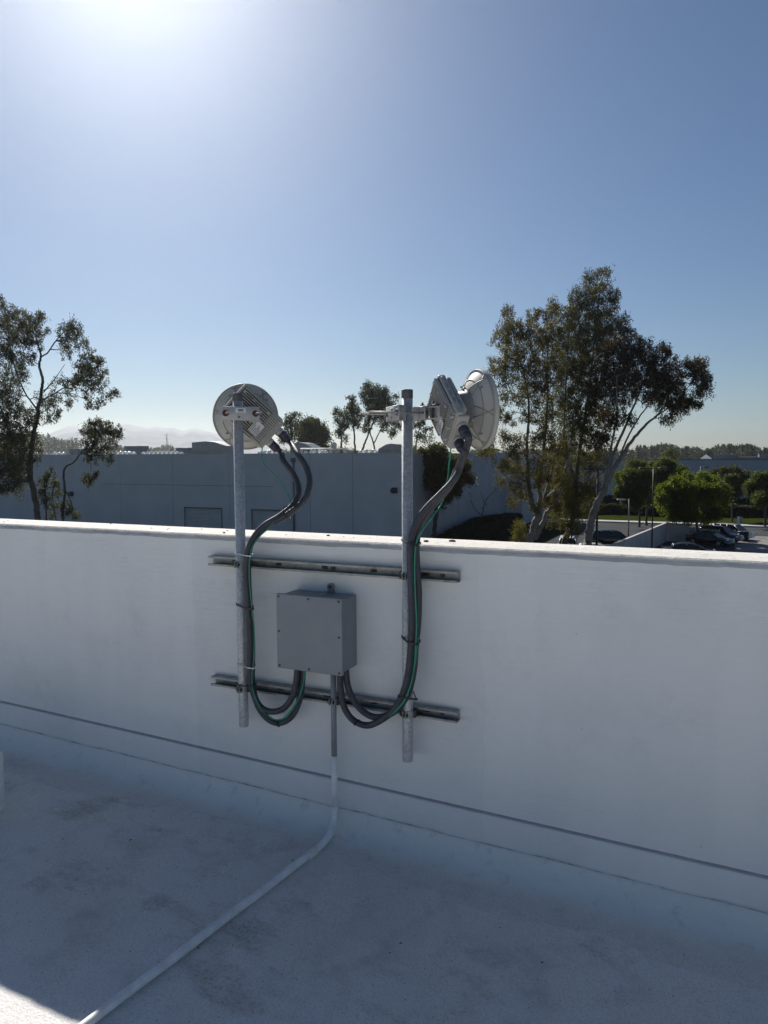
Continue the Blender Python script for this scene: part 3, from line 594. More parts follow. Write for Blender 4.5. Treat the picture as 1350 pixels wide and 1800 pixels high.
    for z in (-0.030, 0.034):
        a = T @ Vector((L + 0.008, 0.134, z)); b = T @ Vector((L + 0.028, 0.134, z)); c = T @ Vector((L + 0.062, 0.134, z)); d = T @ Vector((L + 0.072, 0.134, z))
        MB().cyl(a, b, 0.0205, 14).build('gland_collar', M['radio'], rad)
        g = MB().cyl(b, c, 0.0195, 16).cyl(c, d, 0.0195, 16, 0.0150).build('cable_gland', M['gland'], t)
        outs.append((d, T.to_3x3() @ Vector((1, 0, 0))))
    gw = T @ Vector((L + 0.004, ya + 0.01, -W + 0.02))
    # the dish
    D = Matrix.Translation((offx, 0.0, offz)) @ Matrix.Rotation(tilt, 4, 'X')
    MB().lathe_y([(0.0, 0.155), (0.058, 0.155), (0.066, 0.160), (0.071, 0.196), (0.077, 0.198), (0.077, 0.206), (0.070, 0.208)], 40, M=D).build('feed_hub', M['hub'], t)
    rf = MB().lathe_y([(0.068, 0.200), (0.092, 0.213), (0.116, 0.229), (0.138, 0.247), (0.1435, 0.2515)], 64, M=D).build('reflector', M['dish'], t)
    MB().lathe_y([(0.1425, 0.250), (0.1475, 0.250), (0.149, 0.253), (0.149, 0.269), (0.146, 0.273), (0.10, 0.278), (0.05, 0.281), (0.0, 0.282)], 64, M=D).build('radome', M['dish'], t)
    MB().lathe_y([(0.1455, 0.2485), (0.1495, 0.2480), (0.1505, 0.2515), (0.1495, 0.255)], 64, M=D).build('rim', M['rib'], t)
    def on(r, a):
        pr = [(0.068, 0.1985), (0.092, 0.2115), (0.116, 0.2275), (0.138, 0.2455), (0.1445, 0.2500)]
        for (r0, y0), (r1, y1) in zip(pr[:-1], pr[1:]):
            if r <= r1: break
        y = y0 + (y1 - y0) * (r - r0) / (r1 - r0)
        return D @ Vector((r * math.cos(a), y, r * math.sin(a)))
    for k in range(12):
        a = RAD(k * 30 + 8)
        MB().tube([on(0.076 + 0.067 * q / 5, a + 0.34 * (q / 5) * (1 if k % 2 else -1)) for q in range(6)], 0.0021, 6).build('rib', M['rib'], rf)
    MB().tube([on(0.112, RAD(k * 6)) for k in range(61)], 0.0019, 6, False).build('rib', M['rib'], rf)
    for k in range(4):
        a = RAD(k * 90 + 40); MB().cyl(on(0.120, a) + Vector((0, 0, 0)), D @ Vector((0.120 * math.cos(a), 0.221, 0.120 * math.sin(a))), 0.0042, 10).build('dish_screw', M['hub'], rf)
    for k in range(3):
        a = RAD(k * 120 + 90); MB().cyl(D @ Vector((0.074 * math.cos(a), 0.196, 0.074 * math.sin(a))), D @ Vector((0.083 * math.cos(a), 0.206, 0.083 * math.sin(a))), 0.006, 10).build('latch', M['radio'], rf)
    Wm = Matrix.Translation(loc) @ Matrix.Rotation(heading, 4, 'Z')
    return [(Wm @ p, (Wm.to_3x3() @ d).normalized()) for p, d in outs], Wm @ gw

BZ_L = at(417, 728, PY)[2]; BZ_R = at(714, 727, PY)[2]
outL, gwL = antenna('small white dish antenna on the left mast, seen from behind', (MASTS['L'][0], PY, BZ_L), RAD(46), RAD(2), 0.082, -0.006, 42)
outR, gwR = antenna('small white dish antenna on the right mast, seen from its side', (MASTS['R'][0], PY, BZ_R), RAD(-48), RAD(3), 0.082, 0.0, 42, 'rod')

# ------------------------------------------------------------------ flexible conduits, wires, ties
BUNDLE = {'L': [], 'R': []}
def flexible(pts, r, label, n0=None):
    P = resample(spline(pts, 14), 0.0021)
    BUNDLE['R' if P[0].x > -1.35 else 'L'].append((P[:int(len(P) * 0.72)], r))
    R = [r * (1.0 + (0.045 if (i % 3) else -0.05)) for i in range(len(P))]
    o = MB().tube(P, R, 12).build('flexible_conduit', M['flex'], None, tuple(P[-1]))
    return tag(o, label, 'conduit', 'charcoal flexible conduits')
def wire(pts, r, label, m='green'):
    P = resample(spline(pts, 12), 0.006)
    if pts[0].z > 1.3: BUNDLE['R' if pts[0].x > -1.35 else 'L'].append((P[:int(len(P) * 0.72)], r))
    o = MB().tube(P, r, 8).build('ground_wire', M[m], None, tuple(P[-1]))
    return tag(o, label, 'wire', 'green ground wires')
def pix(lst): return [Vector(at(x, y, Y)) for x, y, Y in lst]
FR = 0.0128
(o1, d1), (o2, d2) = outL           # o1: gland on the left/lower side, o2: the other
if at(0, 0, 0) is None: pass
def nearer(outs, px, py):
    def pr(p):
        d = np.array(p) - CAM; w = d @ FW; return 675 + FPX * (d @ RT) / w, 900 - FPX * (d @ UP) / w
    return sorted(outs, key=lambda o: (pr(o[0])[0] - px) ** 2 + (pr(o[0])[1] - py) ** 2)
gA = nearer(outL, 497, 775)[0]; gB = nearer(outL, 470, 795)[0]
flexible([gA[0] - gA[1] * 0.02, gA[0] + gA[1] * 0.02] + pix([(523, 797, 0.12), (539, 823, 0.09), (544, 851, 0.05), (533, 881, 0.0), (506, 904, -0.045), (472, 924, -0.07), (446, 948, -0.088), (437, 975, -0.094), (436, 1010, -0.097), (439, 1065, -0.098), (443, 1120, -0.094), (443, 1170, -0.090), (444, 1202, -0.085), (452, 1238, -0.082), (469, 1262, -0.082), (490, 1271, -0.082), (512, 1260, -0.080), (526, 1232, -0.075), (531, 1200, -0.072), (532.5, 1165, -0.070)]), FR,
         'charcoal flexible conduit making the lower, wider loop under the box from the left dish')
flexible([gB[0] - gB[1] * 0.02, gB[0] + gB[1] * 0.02] + pix([(498, 810, 0.10), (517, 836, 0.08), (525, 862, 0.045), (516, 886, 0.0), (492, 907, -0.05), (463, 925, -0.075), (443, 950, -0.105), (434.5, 978, -0.118), (433, 1010, -0.119), (436, 1065, -0.119), (439.5, 1120, -0.115), (439.5, 1170, -0.112), (441, 1200, -0.107), (448, 1226, -0.103), (461, 1245, -0.100), (480, 1251, -0.098), (500, 1244, -0.096), (515, 1222, -0.095), (521, 1195, -0.095), (523, 1165, -0.095)]), FR,
         'charcoal flexible conduit making the upper, tighter loop under the box from the left dish')
gC = nearer(outR, 813, 770)[0]; gD = nearer(outR, 800, 795)[0]
flexible([gC[0] - gC[1] * 0.02, gC[0] + gC[1] * 0.015] + pix([(812, 812, -0.06), (799, 842, -0.075), (775, 868, -0.085), (750, 893, -0.092), (733, 917, -0.10), (722, 950, -0.112), (720.5, 985, -0.115), (723, 1040, -0.117), (724, 1090, -0.117), (722.5, 1130, -0.115), (718, 1180, -0.112), (708, 1220, -0.108), (690, 1250, -0.104), (664, 1269, -0.10), (643, 1275, -0.098), (620, 1265, -0.095), (605, 1243, -0.093), (599, 1212, -0.093), (597, 1165, -0.093)]), FR,
         'charcoal flexible conduit from the right dish, its loop hanging lowest below the box')
flexible([gD[0] - gD[1] * 0.02, gD[0] + gD[1] * 0.015] + pix([(803, 826, -0.05), (790, 855, -0.062), (768, 880, -0.068), (748, 905, -0.072), (736, 930, -0.078), (732, 960, -0.084), (733, 1000, -0.088), (736, 1040, -0.090), (735, 1090, -0.090), (731, 1130, -0.088), (727, 1180, -0.086), (716, 1222, -0.082), (698, 1247, -0.080), (672, 1260, -0.078), (650, 1258, -0.076), (628, 1240, -0.074), (614, 1214, -0.073), (609, 1190, -0.072), (608, 1160, -0.072)]), FR,
         'charcoal flexible conduit from the right dish, its loop tucked behind the other')
wire([gwL] + pix([(462, 812, 0.08), (485, 838, 0.06), (503, 862, 0.03), (511, 882, 0.0), (502, 902, -0.03), (480, 921, -0.075), (455, 945, -0.115), (441, 970, -0.135), (438, 1010, -0.136), (442, 1060, -0.133), (447, 1110, -0.125), (446, 1160, -0.122), (443, 1190, -0.128), (447, 1222, -0.122), (463, 1252, -0.11), (480, 1264, -0.105), (500, 1263, -0.10), (516, 1245, -0.10), (527, 1222, -0.095), (534, 1198, -0.092), (536, 1165, -0.09)]), 0.0024, 'thin green ground wire following the conduits of the left mast')
wire(pix([(533, 1165, -0.088), (534, 1195, -0.09), (529, 1215, -0.094), (523, 1230, -0.105), (512, 1248, -0.112), (498, 1262, -0.112), (484, 1266, -0.11)]), 0.0022, 'short green wire running beside the left loop under the box')
wire([gwR] + pix([(790, 812, -0.02), (788, 832, -0.03), (784, 858, -0.035), (776, 885, -0.05), (764, 903, -0.09), (750, 922, -0.118), (733, 950, -0.135), (729, 985, -0.137), (730, 1040, -0.136), (732, 1090, -0.134), (731, 1130, -0.132), (727, 1180, -0.128), (716, 1222, -0.122), (698, 1248, -0.116), (678, 1262, -0.11), (660, 1268, -0.10)]), 0.0026, 'green ground wire following the conduits of the right mast')
wire(pix([(735, 1120, -0.112), (732, 1150, -0.125), (724, 1195, -0.125), (712, 1228, -0.12), (694, 1250, -0.114), (672, 1264, -0.105)]), 0.0026, 'second green wire beside the lower bundle of the right mast')

def hull(pts):
    pts = sorted(set(pts)); lo = []; hi = []
    for seq, out in ((pts, lo), (pts[::-1], hi)):
        for q in seq:
            while len(out) > 1 and (out[-1][0]-out[-2][0])*(q[1]-out[-2][1]) - (out[-1][1]-out[-2][1])*(q[0]-out[-2][0]) <= 0: out.pop()
            out.append(q)
    return lo[:-1] + hi[:-1]
def tie(side, z, m, label, r=0.0026, slope=0.0, tail=0.012, wide=0.006):
    """A band drawn tight round the mast and whatever conduits pass it at height z."""
    cs = [(MASTS[side][0], PY, 0.021)]
    for P, rr in BUNDLE[side]:
        best = min(P, key=lambda q: abs(q.z - z) + (10 if q.z > 1.4 else 0)); cs.append((best.x, best.y, rr))
    pts = [(round(x + (q + 0.0012) * math.cos(k * math.pi / 12), 6), round(y + (q + 0.0012) * math.sin(k * math.pi / 12), 6)) for x, y, q in cs for k in range(24)]
    H = hull(pts); cx_ = sum(q[0] for q in H) / len(H); cy_ = sum(q[1] for q in H) / len(H)
    t = thing('cable_tie', label, 'cable tie', (cx_, cy_, z), 'cable ties on the conduits')
    vs_ = []; n = len(H)
    for x, y in H:
        d = Vector((x - cx_, y - cy_)).normalized(); zz = z + slope * (x - cx_)
        vs_ += [(x, y, zz - wide / 2), (x, y, zz + wide / 2), (x + d.x * 0.0035, y + d.y * 0.0035, zz + wide / 2), (x + d.x * 0.0035, y + d.y * 0.0035, zz - wide / 2)]
    MB().add(vs_, [(i*4+k, i*4+(k+1)%4, ((i+1)%n)*4+(k+1)%4, ((i+1)%n)*4+k) for i in range(n) for k in range(4)]).build('band', M[m], t)
    e = max(H, key=lambda q: q[0] - 0.4 * q[1]); zz = z + slope * (e[0] - cx_)
    mb = MB(); mb.bbox((e[0] - 0.002, e[1] - 0.006, zz - 0.004), (e[0] + 0.006, e[1] + 0.003, zz + 0.004), 0.001, 1); mb.tube([(e[0] + 0.002, e[1] - 0.002, zz), (e[0] + tail, e[1] - 0.008, zz + 0.003)], 0.0016, 6); mb.build('tie_head', M[m], t)
def pz(x, y, Y=-0.095): return float(at(x, y, Y)[2])
tie('L', pz(430, 974), 'wtie', 'pale cable tie on the left mast just below the coping', wide=0.0045)
tie('L', pz(430, 1065), 'tie', 'black cable tie on the left mast level with the box top', wide=0.0085, tail=0.006)
tie('L', pz(435, 1170), 'wtie', 'pale cable tie on the left mast just above the lower strut', wide=0.0045, slope=0.06)
tie('L', pz(440, 1205), 'tie', 'black cable tie where the left conduits leave the mast', wide=0.006, slope=0.2)
tie('R', pz(722, 953), 'tie', 'black cable tie on the right mast level with the coping', wide=0.007, slope=-0.12, tail=-0.02)
tie('R', pz(722, 1125), 'tie', 'black cable tie on the right mast beside the grey box', wide=0.008, slope=-0.08)
tie('R', pz(715, 1222), 'tie', 'black cable tie on the right mast just above the lower strut', wide=0.007, slope=0.08)
def ring_tie(path, px, py, Y, m, label, rr=0.016):
    c = Vector(at(px, py, Y)); T = Vector(path).normalized(); n = T.orthogonal().normalized(); b = T.cross(n)
    t = thing('cable_tie', label, 'cable tie', c, 'cable ties on the conduits')
    MB().tube([c + (n * math.cos(2*math.pi*k/24) + b * math.sin(2*math.pi*k/24)) * rr for k in range(25)], 0.0017, 6, False).build('band', M[m], t)
    MB().bbox((c.x - 0.004, c.y - rr - 0.005, c.z - 0.004), (c.x + 0.004, c.y - rr + 0.002, c.z + 0.004), 0.001, 1).build('tie_head', M[m], t)
ring_tie((1, 0, 0.35), 505, 901, -0.045, 'tie', 'small tie where the two left conduits cross above the coping', 0.027)
ring_tie((1, 0, 0.02), 491, 1271, -0.082, 'tie', 'small black tie at the bottom of the left loop', 0.0155)
ring_tie((0.75, 0, -0.6), 627, 1270, -0.096, 'tie', 'small black tie at the bottom of the right loop', 0.0155)

# ------------------------------------------------------------------ ground, streets, lawns
mb = MB(); mb.add([(-3850, 3, GZ), (3200, 3, GZ), (3200, 4350, GZ), (-3850, 4350, GZ)], [(0, 1, 2, 3)])
mb.add([(-60, -20, GZ), (60, -20, GZ), (60, 3, GZ), (-60, 3, GZ)], [(0, 1, 2, 3)])
struct(mb.build('ground', M['earth']))
def sheet(name, pts, z, mat):
    mb = MB(); mb.add([(p[0], p[1], z) for p in pts], [tuple(range(len(pts)))]); return struct(mb.build(name, mat))
def slab(name, lo, hi, z0, z1, mat, parent=None):
    mb = MB(); mb.box((lo[0], lo[1], z0), (hi[0], hi[1], z1)); return struct(mb.build(name, mat)) if parent is None else mb.build(name, mat, parent)
sheet('service_yard', [(-90, 4), (-26.5, 4), (-26.5, 61.9), (-90, 61.9)], GZ + 0.004, M['asphalt'])
sheet('planting_bed', [(-26.8, 58), (-17.5, 58), (-17.5, 96), (-26.8, 96)], GZ + 0.008, M['bed'])
sheet('car_park', [(-17.4, 56), (30, 56), (30, 103.5), (-17.4, 103.5)], GZ + 0.012, M['asphalt'])
sheet('concrete_drive', [(1.2, 60), (30, 60), (30, 93.0), (1.2, 93.0)], GZ + 0.016, M['lot'])
slab('pavement', (-26, 105.0), (40, 107.2), GZ, GZ + 0.13, M['conc'])
slab('kerb', (-26, 104.7), (40, 104.96), GZ, GZ + 0.15, M['conc'])
sheet('street', [(-26, 96.5), (-17.4, 96.5), (-17.4, 104.6), (-26, 104.6)], GZ + 0.016, M['asphalt'])
mb = MB()
gnx, gny = 60, 8
vs_ = [(-26 + 66 * i / gnx, 107.25 + 20 * j / gny, GZ + 0.12 + 0.06 * math.sin(i * 0.7) + 0.25 * j / gny) for j in range(gny + 1) for i in range(gnx + 1)]
mb.add(vs_, [(j*(gnx+1)+i, j*(gnx+1)+i+1, (j+1)*(gnx+1)+i+1, (j+1)*(gnx+1)+i) for j in range(gny) for i in range(gnx)], True)
struct(mb.build('lawn', M['turf']))

# ------------------------------------------------------------------ leaves and trees
def leaf_arrays(centers, n_each, sig, ln, wd, droop, R):
    """One pointed four-cornered leaf per point, scattered round the given twig ends."""
    k = len(centers) * n_each
    o = R.normal(0, 1, (k, 3)) * sig
    if droop > 0.8:                                     # leaves hang in sprays below each twig end
        o *= np.array([0.62, 0.62, 0.45]); o[:, 2] += 1.05 * np.max(sig) - R.random(k) ** 0.8 * np.max(sig) * 2.6 * np.repeat(R.uniform(0.4, 1.3, len(centers)), n_each)
    c = np.repeat(np.asarray(centers), n_each, axis=0) + o
    d = R.normal(0, 1, (k, 3)); d[:, 2] -= droop; d /= np.linalg.norm(d, axis=1)[:, None]
    w = np.cross(d, R.normal(0, 1, (k, 3))); w /= np.linalg.norm(w, axis=1)[:, None]
    L = (ln * R.uniform(0.6, 1.35, k))[:, None]; Wd = (wd * R.uniform(0.6, 1.35, k))[:, None]
    return np.stack([c - d * L * 0.5, c + w * Wd * 0.5, c + d * L * 0.5, c - w * Wd * 0.5], 1).reshape(-1, 3)
def leaf_object(name, verts, mat, parent, off):
    me = bpy.data.meshes.new(name); n = len(verts); q = n // 4
    me.vertices.add(n); me.vertices.foreach_set('co', (verts - np.asarray(off)).astype(np.float32).ravel())
    me.loops.add(n); me.loops.foreach_set('vertex_index', np.arange(n, dtype=np.int32))
    me.polygons.add(q); me.polygons.foreach_set('loop_start', np.arange(0, n, 4, dtype=np.int32)); me.polygons.foreach_set('loop_total', np.full(q, 4, dtype=np.int32))
    me.materials.append(mat); me.update(); me.validate()
    o = bpy.data.objects.new(name, me); col.objects.link(o)
    if parent is not None: o.parent = parent
    return o
def ball(R, n, k=0.42):
    d = R.normal(0, 1, (n, 3)); d /= np.linalg.norm(d, axis=1)[:, None]
    return d * (R.uniform(0.05, 1, n) ** k)[:, None]

def tree(name, label, w, limbs, clumps, mat, bark, group, seed, ln=0.20, wd=0.05, droop=1.1, twigs=26, per=26, sig=0.30, spread=3.0, depth_k=1.0, cat='tree', trunk_name='trunk', leafscale=1.0, ground=GZ):
    """limbs: pixel polylines (x, y, radius in m[, depth offset]); clumps: (x, y, radius px)."""
    R = np.random.default_rng(seed); s = w / FPX
    pl = []
    for li, L in enumerate(limbs):
        dz = [p[3] if len(p) > 3 else 0.0 for p in L]
        pts = [Vector(deep(p[0], p[1], w + dz[i])) for i, p in enumerate(L)]; rr = [p[2] * 0.85 for p in L]
        if li == 0 and pts[0].z > ground:
            d = pts[0] - pts[1]; d.normalize(); f = (pts[0].z - ground) / max(0.3, -d.z); pts.insert(0, pts[0] + d * f); pts[0].z = ground - 0.1; rr.insert(0, rr[0] * 1.25)
        sp = spline(pts, 6); rs = np.interp(np.linspace(0, len(rr) - 1, len(sp)), range(len(rr)), rr)
        jit = R.normal(0, 1, (len(sp), 3)) * np.array(rs)[:, None] * 0.18
        sp = [p + Vector(j) for p, j in zip(sp, jit)]
        pl.append((sp, rs))
    base = pl[0][0][0]
    t = thing(name, label, cat, (base.x, base.y, ground), group)
    off = LOC[t.name]
    mb = MB(); mb.tube(pl[0][0], pl[0][1], 9); tr = mb.build(trunk_name, M[bark], t)
    for sp, rs in pl[1:]:
        mb = MB(); mb.tube(sp, rs, 7); mb.build('limb', M[bark], t)
    allp = [(p, r) for sp, rs in pl for p, r in zip(sp, rs) if p.z > ground + 2.0] or [(base, 0.1)]
    ap = np.array([p[:] for p, _ in allp])
    tw = MB(); V = []
    for (px, py, rp) in clumps:
        r = rp * s * 0.98
        c = np.array(deep(px, py, w + R.normal(0, spread * 0.5) * depth_k))      # the clump's own depth, in front of or behind the limbs
        near = ap[np.argmin(((ap - c) ** 2).sum(1) + 4.0 * np.maximum(0, ap[:, 2] - c[2]) ** 2)]
        mid = (near + c) / 2 + np.array([0, 0, 0.12 * np.linalg.norm(c - near)]) + R.normal(0, 0.08 * r, 3)
        tw.tube([near, mid, c], [0.035 * leafscale + 0.01 * r, 0.02 * leafscale + 0.008 * r, 0.01 * leafscale], 4, False)
        n = max(6, int(twigs * (r / 1.0) ** 2))
        ctr = c + ball(R, n) * np.array([r, r * 1.1, r * 0.95])
        for q in ctr[::2]: tw.tube([c + (q - c) * 0.1, c + (q - c) * 0.55 + R.normal(0, 0.06 * r, 3), q], [0.011 * leafscale, 0.008 * leafscale, 0.005 * leafscale], 3, False)
        V.append(leaf_arrays(ctr, per, np.array([sig, sig, sig * 0.95]) * (0.8 + 0.4 * R.random()), ln, wd, droop, R))
    tw.build('branches', M[bark], t)['kind'] = 'stuff'
    leaf_object('crown', np.concatenate(V), mat, t, off)['kind'] = 'stuff'
    return t

A = [(973,538,13),(965,554,20),(938,558,20),(895,550,15),(891,573,23),(914,577,18),(879,597,20),(906,605,26),(938,589,28),(969,589,30),(961,628,33),(926,632,28),(895,628,22),(863,632,9),(867,646,14),(889,660,25),(926,664,26),(961,664,32),(950,699,26),(918,699,18),(891,695,17),(879,730,15),(898,738,15),(930,730,18),(969,738,26),(863,778,16),(891,770,18),(848,793,13),(914,782,20),(953,774,26),(883,817,15),(910,825,22),(950,813,26),(910,858,17),(935,846,16),(969,858,20),(868,800,10),(900,800,16),(985,790,22),(960,880,12),(978,830,20),(880,845,11),(900,882,11),(925,872,13),(942,892,11),(955,842,16),(975,886,16),(990,842,18),(995,925,11)]
Cc = [(1063,481,13),(1040,492,17),(1055,511,22),(1079,517,12),(1024,519,21),(1012,538,22),(1044,542,27),(1075,536,15),(1095,566,15),(1063,566,27),(1028,570,28),(997,556,23),(1000,597,32),(1040,597,34),(1075,589,24),(1040,628,36),(1000,632,36),(1000,668,34),(1040,664,36),(1028,699,34),(989,703,30),(1063,699,30),(1004,734,30),(1040,738,33),(993,774,28),(1032,774,33),(993,817,26),(1032,817,32),(1008,862,26),(1040,856,22),(985,890,20),(1010,895,22),(1059,801,16),(978,915,15),(1005,920,13),(985,860,18),(1000,882,20),(1022,902,16),(1030,880,18),(1045,885,12),(1015,935,10)]
B = [(1103,589,17),(1110,613,26),(1130,613,20),(1079,620,30),(1079,660,34),(1114,648,30),(1146,628,20),(1165,617,16),(1154,652,26),(1177,648,23),(1165,676,27),(1189,672,22),(1185,699,25),(1161,703,22),(1205,711,18),(1216,644,18),(1232,640,13),(1228,660,20),(1244,672,12),(1234,687,17),(1220,707,15),(1173,738,11),(1095,691,28),(1075,734,26),(1107,738,11),(1063,770,20),(1190,725,13),(1240,657,10),(1140,690,16),(1125,672,20)]
tree('eucalyptus_tree', 'tall pale-trunked eucalyptus with bronze leaves just right of the right dish', 62, [
    [(931,958,.44),(938,930,.40),(946,906,.36),(950,880,.28)],
    [(944,908,.26),(932,872,.22),(928,830,.18),(926,780,.15),(929,700,.11),(908,610,.07),(896,556,.03)],
    [(950,882,.24),(948,840,.20),(956,790,.17),(962,710,.13),(962,630,.09),(972,548,.03)],
    [(948,890,.20),(966,872,.18),(984,850,.15),(998,812,.12),(1003,770,.08)],
    [(955,880,.16),(966,845,.13),(972,818,.10),(976,780,.06)],
    [(929,790,.09),(905,800,.06),(880,792,.04),(858,786,.02)], [(930,850,.09),(905,835,.06),(890,815,.03)], [(928,700,.08),(900,690,.05),(885,650,.03)],
    [(938,948,.36),(952,925,.28),(962,902,.22),(978,880,.12),(990,850,.06)]], A, M['lf_a'], 'bark', 'eucalyptus trees beyond the parapet', 11, twigs=36, per=34, sig=0.24, ln=0.23, wd=0.06)
tree('eucalyptus_tree', 'tallest eucalyptus crown, dark stem behind the pale trunks', 67, [
    [(992,955,.34,0),(1002,925,.30,0),(1010,885,.26,0),(1018,800,.20,0),(1033,700,.14,0),(1045,600,.08,0),(1056,500,.03,0)],
    [(1012,850,.14),(992,770,.11),(996,660,.07),(1000,570,.03)], [(1025,750,.12),(1058,660,.08),(1070,570,.04),(1072,530,.02)], [(1012,880,.12),(1030,850,.09),(1048,800,.05)], [(1040,640,.07),(1018,570,.05),(1014,530,.02)]],
    Cc, M['lf_c'], 'bark_d', 'eucalyptus trees beyond the parapet', 12, twigs=40, per=34, sig=0.25, ln=0.23, wd=0.06)
tree('eucalyptus_tree', 'leaning pale-trunked eucalyptus with dark crown overhanging to the right', 60, [
    [(1031,962,.40,0),(1036,930,.37,0),(1044,897,.34,0),(1060,866,.30,0),(1073,836,.26,0),(1092,804,.21,0),(1112,774,.15,0),(1136,746,.12,0),(1156,729,.08,0),(1180,702,.03,0)],
    [(1073,836,.17),(1078,800,.14),(1098,752,.12),(1124,690,.08),(1142,642,.03)], [(1066,850,.14),(1074,790,.12),(1084,730,.09),(1086,650,.05),(1106,600,.02)],
    [(1090,806,.12),(1100,776,.09),(1126,730,.07),(1160,690,.04)], [(1150,733,.07),(1185,710,.05),(1210,680,.04),(1228,655,.02)], [(1060,866,.12),(1066,820,.09),(1062,780,.05)]],
    B, M['lf_b'], 'bark', 'eucalyptus trees beyond the parapet', 13, twigs=46, per=38, sig=0.22, ln=0.23, wd=0.06)
D_ = [(0,521,9),(3,536,10),(15,549,17),(38,559,19),(61,559,17),(74,554,8),(8,569,22),(31,577,24),(56,580,20),(77,582,11),(10,600,24),(38,600,24),(60,602,16),(8,626,22),(31,628,20),(50,633,14),(15,654,20),(41,659,15),(8,679,17),(31,679,14),
      (128,572,13),(115,582,16),(138,580,13),(112,603,14),(133,598,18),(146,608,11),(118,623,12),(151,626,15),(158,638,18),(174,644,15),(137,644,14),(148,659,20),(169,661,18),(181,669,11),(126,667,14),(104,672,12),(143,679,16),(164,682,16),(156,705,13),(174,708,11),(189,692,9),(203,690,5),(120,710,7),(123,690,11),(100,692,11),(87,710,14),(72,705,14),(102,728,9),(84,730,14),(61,730,18),(38,723,18),(10,710,22),(15,736,24),(46,746,18),(26,761,24),(8,774,24),(51,766,14),(31,787,24),(56,797,17),(13,807,24),(38,812,22),(60,812,11),(15,833,22),(36,835,15),(28,851,13),(8,853,11),(-25,560,25),(-30,610,28),(-25,660,26),(-28,720,28),(-28,780,28),(-25,830,24),(-40,520,20),(5,690,22),(25,702,16),(0,745,24),(30,772,20),(5,800,24),(42,792,17),(20,826,20),(0,852,18),(30,866,11),(60,780,10)]
tree('eucalyptus_tree', 'grey-green eucalyptus filling the left edge above the parapet', 46, [
    [(68,932,.22,0),(64,892,.21,0),(56,850,.20,0),(53,812,.18,0),(59,765,.15,0),(67,722,.13,0),(72,692,.11,0),(75,668,.10,0),(69,642,.085,0),(72,625,.075,0),(67,606,.05,0),(62,580,.02,0)],
    [(72,627,.06),(84,620,.05),(96,602,.045),(108,588,.03),(126,575,.015)], [(70,705,.07),(92,694,.055),(112,682,.04),(140,668,.02)], [(76,690,.05),(98,664,.03),(114,640,.015)],
    [(53,825,.10),(36,795,.08),(14,750,.06),(-10,690,.03)], [(56,848,.08),(40,836,.06),(14,830,.03)], [(66,720,.07),(44,690,.05),(24,640,.04),(14,580,.02)]],
    D_, M['lf_d'], 'bark_d', 'eucalyptus trees beyond the parapet', 14, ln=0.17, wd=0.045, twigs=50, per=38, sig=0.16, spread=2.5)
tree('young_eucalyptus', 'slender eucalyptus with hanging clumps in front of the grey warehouse', 47, [
    [(112,935,.10,0),(110,895,.095,0),(114,868,.09,0),(112,838,.08,0),(114,822,.075,0),(130,812,.06,0),(142,796,.05,0),(160,778,.03,0),(182,762,.015,0)],
    [(113,858,.05),(121,872,.045),(127,890,.04),(126,905,.02)], [(142,796,.04),(158,805,.03),(160,838,.015)], [(150,788,.03),(190,790,.015)]],
    [(164,746,15),(148,756,12),(179,751,17),(194,756,14),(209,756,11),(158,771,17),(179,774,20),(199,771,14),(162,790,16),(184,794,15),(194,807,8),(160,807,9),(158,838,11),(153,848,7),(118,889,10),(112,900,9),(127,899,9),(133,905,7),(170,835,5)],
    M['lf_d'], 'bark_d', 'eucalyptus trees beyond the parapet', 15, ln=0.16, wd=0.045, twigs=66, per=40, sig=0.15, spread=1.2)
tree('young_eucalyptus', 'small grey-leaved sapling beside the left eucalyptus trunk', 48, [[(82,932,.07),(81,895,.06),(80,862,.05),(84,838,.03)], [(102,932,.04),(96,900,.03),(92,870,.02)]],
    [(87,835,14),(77,848,12),(97,853,11),(84,866,11),(84,881,12),(100,889,10),(92,905,9),(104,868,8),(74,865,7)], M['lf_d'], 'bark_d', 'eucalyptus trees beyond the parapet', 16, ln=0.15, wd=0.045, twigs=66, per=36, sig=0.15, spread=1.0)
# behind the warehouse
tree('feathery_tree', 'pale feathery tree rising behind the warehouse beside the left dish', 150, [[(512,800,.3),(512,770,.22),(510,735,.08)]], [(509,734,9),(521,731,8),(506,746,11),(522,748,11),(511,764,11),(526,765,10),(500,772,9)], M['lf_e'], 'bark_d', 'trees behind the warehouse', 21, ln=0.42, wd=0.14, twigs=24, per=20, sig=0.42, spread=2, leafscale=2)
tree('round_tree', 'dense dark rounded tree behind the warehouse between the masts', 145, [[(551,800,.35),(551,780,.3),(552,755,.1)]], [(540,748,13),(553,745,12),(564,754,12),(547,761,15),(568,767,11),(533,763,12),(558,776,14),(538,776,13),(575,770,6),(547,785,12),(570,783,8)], M['lf_o'], 'bark_d', 'trees behind the warehouse', 22, ln=0.40, wd=0.2, droop=0.2, twigs=28, per=22, sig=0.38, spread=2, leafscale=2)
tree('feathery_tree', 'slim double-stemmed tree, leftmost of the open trees left of the right mast', 120, [[(600,800,.2),(600,770,.16),(597,735,.05)], [(624,800,.2),(623,765,.16),(619,730,.10),(619,700,.03)]], [(593,727,9),(604,733,10),(591,741,6),(600,748,11),(598,761,9),(618,704,9),(622,717,11),(613,722,8),(625,729,12),(617,740,10),(627,746,9),(606,770,6)], M['lf_e'], 'bark_d', 'trees behind the warehouse', 23, ln=0.36, wd=0.12, twigs=28, per=24, sig=0.36, spread=1.5, leafscale=1.6)
